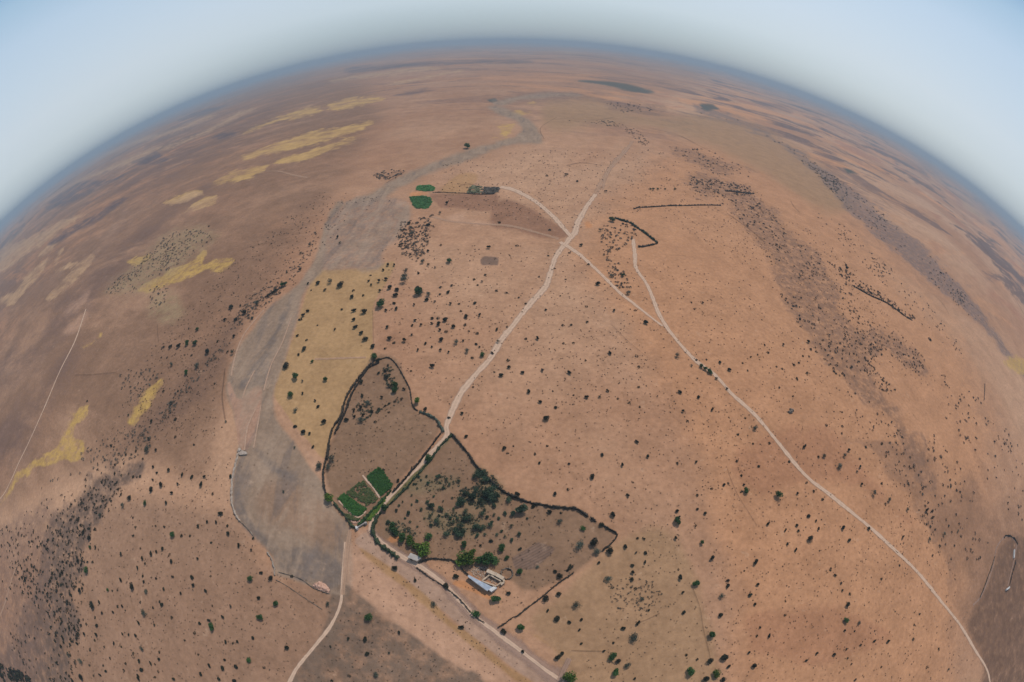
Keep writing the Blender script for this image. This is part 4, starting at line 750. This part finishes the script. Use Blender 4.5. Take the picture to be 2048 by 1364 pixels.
h('low brown wall line arching over the top of the paddock', pts('D', '430 790 460 780 490 780 530 820 570 890 600 950 610 1020 625 1055 640 1065'), 0.8, 1.1, 'thorn', 8)
h('grey brush hedge between the bright round bush and the dirt road', pts('D', '655 1072 690 1085 735 1108 765 1145 782 1180'), 2.0, 1.6, 'leaf_k')
h('dark hedge on the left edge of the dirt road beside the crop plots', pts('B', '765 8 720 68 660 150 600 222 540 290 505 325'), 1.2)
h('leafy green hedge between the crop plots and the dirt road', pts('B', '495 320 458 360 418 405 373 450 335 492 318 506'), 1.8, 1.5, 'leaf_g', 26)
h('green hedge on the right edge of the road down the orchard side', pts('B', '826 16 779 62 744 104 704 160 654 216 584 297 514 368 468 412'), 1.5, 1.4, 'hedge', 22)
h('dark brush fence from the top corner of the orchard to the dense grove', pts('B', '828 8 870 60 915 112 960 180 1010 232 1060 282 1110 322'), 1.2)
h('long dark brush fence along the upper right side of the orchard', pts('B', '1110 322 1170 352 1230 376 1300 391 1370 405 1440 411 1500 416 1530 430 1572 458'), 1.5)
h('short dark piece of brush fence standing between two gaps', pts('B', '1588 468 1602 478 1614 487'), 1.3)
h('thin dark fence round the pointed east corner of the orchard', pts('B', '1640 500 1690 530 1731 556 1722 580 1690 615 1655 640'), 1.0, 1.4)
h('thick dark hedge curving round the road fork at the orchard corner', pts('B', '437 438 412 480 396 530 406 572 440 617 490 652 535 688'), 2.6, 2.0, 'hedge', 26)
h('low dark verge line along the lane from the white terrace downwards', pts('B', '640 742 720 800 780 838 870 912 940 992 1000 1037'), 0.7, 0.9, 'thorn', 8)
h('dark curved wall of the farm yard left of the shed', pts('Q', '640 810 700 785 760 765 830 755 930 765 1030 775 1090 790 1150 850 1210 910 1270 965'), 0.9, 1.5)
h('long straight dark fence climbing right from the wide lane', pts('T', '300 1333 370 1290 430 1245 500 1210 600 1130 760 1010 900 890 1010 815 1080 765'), 0.8, 1.2, 'thorn', 10)
h('broken dark hedge between the straight fence and the sparse bushes', pts('T', '1020 740 1080 690'), 1.2, 1.5)
h('long dark wall across the far plain, right of the track junction', pts('U', '500 438 560 422 640 420 840 408 920 402 1060 402 1200 398 1380 396 1490 400'), 1.7, 1.8, 'thorn', 10)
h('far dark hedge ending in a short hook', pts('U', '1540 236 1640 242 1750 256 1870 264'), 2.4, 2.2, 'thorn', 10)
h('grey green hedge along the slanting side of the small paddock', pts('U', '290 540 370 570 460 595 520 640 600 690 680 750 770 825'), 3.4, 2.2, 'hedge', 24)
h('brown stone hedge closing the foot of the small paddock', pts('U', '770 830 690 850 600 868 550 868'), 2.4, 1.6, 'thorn')
h('thin dark fence on the right slope beside the tawny field', pts('Z', '1226 762 1224 830 1220 910'), 1.2, 1.4, 'thorn', 8)
h('dark broken hedge line crossing the pale right slope', pts('f', '1705 570 1740 590 1775 606 1808 630 1825 640'), 2.2, 1.8, 'thorn', 10)
h('dark hedge bending over the hairpin track', pts('X', '1095 300 1120 262 1190 270 1250 300 1300 360 1320 410'), 1.5, 1.5)
h('dark hedge along the straight side of the hairpin track', pts('X', '935 620 880 800 820 960 760 1130 680 1330'), 1.0, 1.2, 'thorn', 8)
h('dark hedge along the white wall inside the hairpin', pts('X', '1290 690 1270 800 1235 900 1210 1010 1195 1090'), 1.1, 1.4)
h('dark hedge row by the stream bend on the left bank', pts('F', '1445 447 1480 424 1518 402'), 1.8, 1.6)
h('dark field edge right of the far green plots', pts('V', '560 378 760 378 900 388 1100 394 1300 412 1600 408'), 1.6, 1.0, 'thorn', 6)

# river wall, weir, heap
def wall(label, P, w, z, mat, name='stone_wall', cat='wall', leafy=0): return hedge(name, cat, label, P, w, z, M[mat], leafy)
wall('pale stone retaining wall curving along the left bank of the wash', pts('W', '215 175 190 270 170 360 163 440 162 520 175 590 200 650 225 690'), 1.8, 1.5, 'palestone')
wall('dark low bank wall between the two pale stretches of river wall', pts('W', '225 690 265 725 300 765 335 810'), 0.9, 0.9, 'stone')
wall('short pale stone wall at the lower end of the wash', pts('W', '435 925 460 965 478 1010 487 1050 488 1100'), 1.2, 1.4, 'palestone')
wall('low dark stone kerb slanting across the foot of the wash', pts('W', '520 1075 620 1105 700 1135 780 1195 850 1222 905 1242'), 0.7, 0.6, 'stone')
wall('thin earth ridge below the foot of the wash', pts('W', '500 1135 580 1180 660 1235 760 1300 850 1360'), 0.6, 0.4, 'stone')

def prism_bm(bm, corners, z0, z1):
    lo = [bm.verts.new((c[0], c[1], z0)) for c in corners]; hi = [bm.verts.new((c[0], c[1], z1)) for c in corners]
    n = len(corners)
    for i in range(n): bm.faces.new((lo[i], lo[(i + 1) % n], hi[(i + 1) % n], hi[i]))
    return bm.faces.new(hi)
def from_bm(name, bm, mat, parent=None):
    bmesh.ops.recalc_face_normals(bm, faces=bm.faces[:])
    me = bpy.data.meshes.new(name); bm.to_mesh(me); bm.free(); return link(name, me, mat, parent)
def empty(name, loc, label, cat, group=None):
    e = bpy.data.objects.new(name, None); col.objects.link(e); e.location = loc; return tag(e, label, cat, group)
def plaster(name, c, c2, sc_=0.6, rough=0.85):
    t = NT(name); P = t.pos(); n = t.noise(P, sc_, 6, 0.65)
    t.bsdf(t.mix(t.rng(n, 0.3, 0.7), c, c2), rough, t.bump(n, 0.3, 0.1), 0.1); return t.m
M['mud'] = plaster('mud_plaster', (0.40, 0.29, 0.20), (0.54, 0.42, 0.31))
M['white'] = plaster('limewash', (0.46, 0.43, 0.40), (0.62, 0.59, 0.56), 0.3)
M['concrete'] = plaster('worn_concrete', (0.32, 0.28, 0.25), (0.46, 0.41, 0.37), 0.4)
M['tin'] = plaster('weathered_tin', (0.26, 0.29, 0.34), (0.40, 0.43, 0.48), 0.5, 0.5)
M['rubble'] = plaster('rubble', (0.30, 0.20, 0.14), (0.55, 0.42, 0.32), 0.8)
M['pink'] = plaster('pink_rubble', (0.48, 0.27, 0.19), (0.62, 0.40, 0.30), 0.8)
M['door'] = plaster('old_wood', (0.05, 0.035, 0.025), (0.08, 0.06, 0.04), 2.0)
def rocks(name, label, cat, P, n, size, mat, seed, kind=None, parent=None, dome=0.0):
    r = np.random.default_rng(seed); lo, hi = P.min(0), P.max(0); pp = []
    while len(pp) < n:
        p = r.uniform(lo, hi, (500, 2)); pp += list(p[polydist(p, P) > 0])
    pp = np.array(pp[:n]); dep = np.clip(polydist(pp, P) / 6.0, 0, 1); g = at(pp[:, 0], pp[:, 1])
    V = []; Fc = []
    base = np.array([(1, 0, 0), (0, 1, 0), (-1, 0, 0), (0, -1, 0), (0, 0, 1), (0, 0, -1)], float)
    tri = [(0, 1, 4), (1, 2, 4), (2, 3, 4), (3, 0, 4), (1, 0, 5), (2, 1, 5), (3, 2, 5), (0, 3, 5)]
    for k in range(n):
        s = size * r.uniform(.4, 1.4); q_ = base * s * r.uniform(.6, 1.3, (6, 3)); th = r.uniform(0, 6.28)
        q_ = q_ @ np.array([[math.cos(th), -math.sin(th), 0], [math.sin(th), math.cos(th), 0], [0, 0, .7]])
        b = len(V); V += list(q_ + np.array([g[k, 0], g[k, 1], s * .3 + dome * dep[k]])); Fc += [tuple(b + t for t in f) for f in tri]
    o = link(name, mesh(name, V, Fc), M[mat], parent)
    if parent is None: tag(o, label, cat, None, kind)
    return o
rocks('rubble_heap', 'pink rubble heap on the grey foot of the wash', 'rubble heap', pts('W', '778 1182 800 1160 830 1150 870 1168 905 1200 905 1235 860 1228 810 1205'), 420, 0.42, 'pink', 5, None, None, 1.0)
w_ = empty('river_weir', (*at(*pts('W', '245 165')[0]), 0), 'pale stone weir block at the upper end of the river wall', 'weir')
def rel(e, crop, s, z=0.0):
    P = pts(crop, s); X = at(P[:, 0], P[:, 1], z); return [(a - e.location.x, b - e.location.y) for a, b in X]
bm = bmesh.new(); prism_bm(bm, rel(w_, 'W', '205 150 232 148 282 168 280 182 225 188 215 176', 0.9), -.1, .9); from_bm('apron', bm, M['palestone'], w_)
bm = bmesh.new(); prism_bm(bm, rel(w_, 'W', '212 140 226 134 234 148 218 160', 1.6), .9, 1.6); from_bm('pillar', bm, M['palestone'], w_)
rocks('boulder', 'lone grey boulder on the orange plain left of the right road', 'boulder', pts('E', '622 1072 628 1060 640 1060 648 1070 642 1082 630 1082'), 10, 1.3, 'stone', 9)
# white gate at the road fork
g_ = empty('farm_gate', (*at(*pts('P', '475 1000')[0]), 0), 'white gate pillars at the corner of the green crop plots', 'gate')
bm = bmesh.new(); prism_bm(bm, rel(g_, 'P', '455 990 480 985 490 1010 465 1025', 2.0), -.1, 2.0); from_bm('pillar', bm, M['white'], g_)
bm = bmesh.new(); prism_bm(bm, rel(g_, 'P', '575 935 600 930 605 945 580 955', 1.9), -.1, 1.9); from_bm('pillar', bm, M['concrete'], g_)
bm = bmesh.new(); prism_bm(bm, rel(g_, 'P', '488 995 575 942 580 950 490 1004', 1.2), .3, 1.2); from_bm('low_wall', bm, M['concrete'], g_)
rocks('stone_heap', 'small orange stone heap at the tip of the crop plots', 'stone heap', pts('P', '390 905 430 915 480 940 525 900 520 940 470 965 420 950'), 60, 0.35, 'pink', 12)

# metal shed
def quad_building(e, crop, s, z, wallm, roofm, over=0.25, corr=0, slope=0.35):
    c = [Vector((*p, 0)) for p in rel(e, crop, s, z)]
    bm = bmesh.new(); prism_bm(bm, [(v.x, v.y) for v in c], -.1, z - 0.02); from_bm('wall', bm, wallm, e)
    cen = sum(c, Vector()) / 4; c2 = [v + (v - cen).normalized() * over for v in c]
    bm = bmesh.new(); n = corr or 1
    rows = []
    for i in range(n + 1):
        t = i / n; a = c2[0].lerp(c2[1], t); b = c2[3].lerp(c2[2], t); bump_ = 0.05 * (i % 2) if corr else 0
        rows.append([bm.verts.new((a.x, a.y, z + bump_)), bm.verts.new((b.x, b.y, z + slope + bump_)), bm.verts.new((a.x, a.y, z - .12 + bump_)), bm.verts.new((b.x, b.y, z + slope - .12 + bump_))])
    for i in range(n):
        p_, q_ = rows[i], rows[i + 1]
        bm.faces.new((p_[0], q_[0], q_[1], p_[1])); bm.faces.new((p_[2], p_[3], q_[3], q_[2])); bm.faces.new((p_[0], p_[2], q_[2], q_[0])); bm.faces.new((p_[1], q_[1], q_[3], p_[3]))
    bm.faces.new((rows[0][0], rows[0][1], rows[0][3], rows[0][2])); bm.faces.new((rows[-1][0], rows[-1][2], rows[-1][3], rows[-1][1]))
    from_bm('roof', bm, roofm, e)
sh = empty('farm_shed', (*at(*pts('Q', '1430 1080')[0]), 0), 'long narrow shed with a blue grey tin roof beside the ruins', 'shed')
quad_building(sh, 'Q', '1285 975 1585 1128 1520 1180 1275 1000', 2.2, M['mud'], M['tin'], 0.2, 40, 0.3)
c = rel(sh, 'Q', '1300 1022 1320 1034 1316 1040 1297 1028', 1.0); bm = bmesh.new(); prism_bm(bm, c, 0, 1.7); from_bm('door', bm, M['door'], sh)
hu = empty('white_hut', (*at(*pts('Q', '1590 1150')[0]), 0), 'small white hut at the right end of the tin shed', 'hut')
quad_building(hu, 'Q', '1600 1125 1650 1140 1580 1190 1545 1165', 2.3, M['white'], M['white'], 0.1, 0, 0.05)
te = empty('white_terrace', (*at(*pts('Q', '580 740')[0]), 0), 'low house with a flat whitish roof beside the bright green trees', 'house')
quad_building(te, 'Q', '530 690 665 745 610 790 490 745', 2.4, M['mud'], M['concrete'], 0.15, 0, 0.08)
c = rel(te, 'Q', '528 768 548 776 544 782 524 774', 1.0); bm = bmesh.new(); prism_bm(bm, c, 0, 1.9); from_bm('door', bm, M['door'], te)
# ruined courtyard house
ru = empty('ruined_house', (*at(*pts('Q', '1600 1020')[0]), 0), 'roofless cream mud house with a walled court above the shed', 'ruin')
def wall_run(e, crop, s, t, z, mat, name='wall', jag=0.25):
    P = np.array(rel(e, crop, s, z)); r = random.Random(len(s))
    for a, b in zip(P[:-1], P[1:]):
        d = b - a; L = np.hypot(*d); d = d / L; nn = np.array([-d[1], d[0]]) * t / 2; n = max(2, int(L / 0.8))
        bm = bmesh.new(); rows = []
        for i in range(n + 1):
            p = a + d * L * i / n; zz = z + r.uniform(-jag, jag)
            rows.append([bm.verts.new((*(p + nn), -.1)), bm.verts.new((*(p + nn), zz)), bm.verts.new((*(p - nn), zz)), bm.verts.new((*(p - nn), -.1))])
        for i in range(n):
            for k in range(3): bm.faces.new((rows[i][k], rows[i][k + 1], rows[i + 1][k + 1], rows[i + 1][k]))
        bm.faces.new(rows[0]); bm.faces.new(rows[-1][::-1]); from_bm(name, bm, mat, e)
wall_run(ru, 'Q', '1520 915 1640 965 1735 1020', 1.6, 2.2, M['mud'])
wall_run(ru, 'Q', '1735 1025 1742 1062 1700 1098', 0.8, 1.8, M['mud'])
wall_run(ru, 'Q', '1452 1050 1555 968', 0.6, 1.7, M['mud'])
wall_run(ru, 'Q', '1460 1052 1640 1118', 0.6, 1.5, M['mud'])
wall_run(ru, 'Q', '1562 972 1700 1050', 0.6, 1.6, M['mud'])
wall_run(ru, 'Q', '1648 1112 1710 1062', 0.5, 1.3, M['mud'])
rocks('rubble', None, None, pts('Q', '1500 1030 1565 985 1690 1050 1640 1098') , 120, 0.28, 'rubble', 31).name
for o in [bpy.data.objects['rubble']]: tag(o, 'loose brown rubble filling the court of the ruined house', 'rubble', None, 'stuff')
rocks('yard_rubble', 'heap of pale rubble and debris between the green trees and the ruins', 'rubble', pts('Q', '1290 900 1400 860 1540 880 1500 940 1560 960 1450 1040 1340 980'), 260, 0.3, 'rubble', 33, 'stuff')
pen = [(1780 + 75 * math.cos(t), 955 + 72 * math.sin(t)) for t in np.linspace(-2.3, 3.6, 18)]
wall('round dark stone pen beside the ruined house', np.array([(740 + a / 6.4967, 1000 + b / 6.4967) for a, b in pen]), 0.7, 1.3, 'stone', 'stone_pen', 'pen', 6)
for lab, s in (('long whitewashed wall on the right side of the hairpin', '1278 500 1272 560 1268 640'), ('short whitewashed stump of wall at the lower tip of the hairpin', '1135 1185 1165 1165 1195 1140')):
    P = pts('X', s); e = empty('whitewashed_wall', (*at(*P[1]), 0), lab, 'wall', 'white walls by the hairpin track'); wall_run(e, 'X', s, 1.6, 1.6, M['white'], 'wall', 0.15)

# ------------------------------------------------------------------ crops
def crop(label, P, hgt, mat, seed, bare=0.0, step=0.55, name='crop_plot'):
    g = at(P[:, 0], P[:, 1]); lo, hi = g.min(0), g.max(0); r = np.random.default_rng(seed)
    X, Y = np.meshgrid(np.arange(lo[0], hi[0], step), np.arange(lo[1], hi[1], step)); c = np.stack([X.ravel(), Y.ravel()], 1); c += r.normal(size=c.shape) * step * .35
    c = c[polydist(c, g) > 0]
    if bare: 
        k = np.sin(c[:, 0] * .5 + np.sin(c[:, 1] * .7) * 1.3) * np.sin(c[:, 1] * .45 + 1); c = c[(k > bare - 1) | (r.random(len(c)) < .25)]
    n = len(c); m = 9
    C = np.repeat(np.concatenate([c, np.zeros((n, 1))], 1), m, 0); hm = hgt * (1 + .10 * np.sin(C[:, 0] * .6) * np.sin(C[:, 1] * .8 + 1))
    C[:, :2] += r.normal(size=(n * m, 2)) * step * .4; C[:, 2] = hm * r.uniform(.55, 1.0, n * m)
    V, Fq = quads_at(C, step * .55, r, 3.2)
    return tag(link(name, mesh(name, V, Fq), M[mat]), label, 'crop plot', 'green crop plots')
crop('dark green crop plot on the right of the dividing path', pts('P', '605 345 765 232 800 250 940 450 945 490 870 530 790 600'), 0.7, 'crop', 1)
crop('patchy weedy crop plot between the path and the dark green bed', pts('P', '340 560 560 390 740 620 735 660 660 720 615 745 590 690 480 640 420 600'), 0.6, 'weed', 2, 0.85)
crop('dark green crop bed in the lower left half of the plots', pts('P', '240 625 325 565 420 640 500 700 610 765 560 825 500 865 440 850 330 745'), 0.7, 'crop', 3)
crop('strip of tall weeds between the lower crop bed and the gate', pts('P', '330 830 370 840 460 890 520 880 510 910 440 920 360 890'), 0.7, 'weed', 4, 0.4)
crop('strip of green weeds between the crop bed and the road hedge', pts('P', '600 910 690 800 770 690 795 640 850 650 765 795 665 915'), 0.6, 'leaf_b', 5)
crop('far dark green plot with a flat top edge', pts('V', '270 345 310 265 500 258 590 300 585 352 440 365'), 0.6, 'cropfar', 6, 0, 1.3)
crop('far rounded green plot below the bare orange strip', pts('V', '165 462 400 442 520 480 545 550 480 655 290 662 220 590'), 0.6, 'cropfar', 7, 0, 1.3)
crop('far olive green grove block right of the bare field', pts('V', '1160 400 1170 320 1240 265 1400 290 1380 395'), 0.9, 'leaf_y', 8, 0.9, 1.7)
crop('far brown dead grove block at the end of the field edge', pts('V', '1400 405 1440 300 1690 300 1680 372 1600 405'), 0.9, 'leaf_s', 9, 0.8, 1.7)

# ------------------------------------------------------------------ the dusty air
def haze():
    B, top, bot = 36500.0, 225.0, -36.0
    V = [(x, y, z) for z in (bot, top) for x, y in ((-B, -B), (B, -B), (B, B), (-B, B))]
    Fc = [(3, 2, 1, 0), (4, 5, 6, 7), (0, 1, 5, 4), (1, 2, 6, 5), (2, 3, 7, 6), (3, 0, 4, 7)]
    t = NT('dusty_air'); v = t.n('ShaderNodeVolumePrincipled')
    v.inputs['Color'].default_value = (0.40, 0.53, 0.65, 1); v.inputs['Density'].default_value = 0.00017; v.inputs['Anisotropy'].default_value = 0.0
    t.l(v.outputs[0], t.out.inputs['Volume'])
    tag(link('haze', mesh('haze', V, Fc), t.m), 'pale blue dusty air over the whole plain', 'haze', None, 'stuff')
haze()
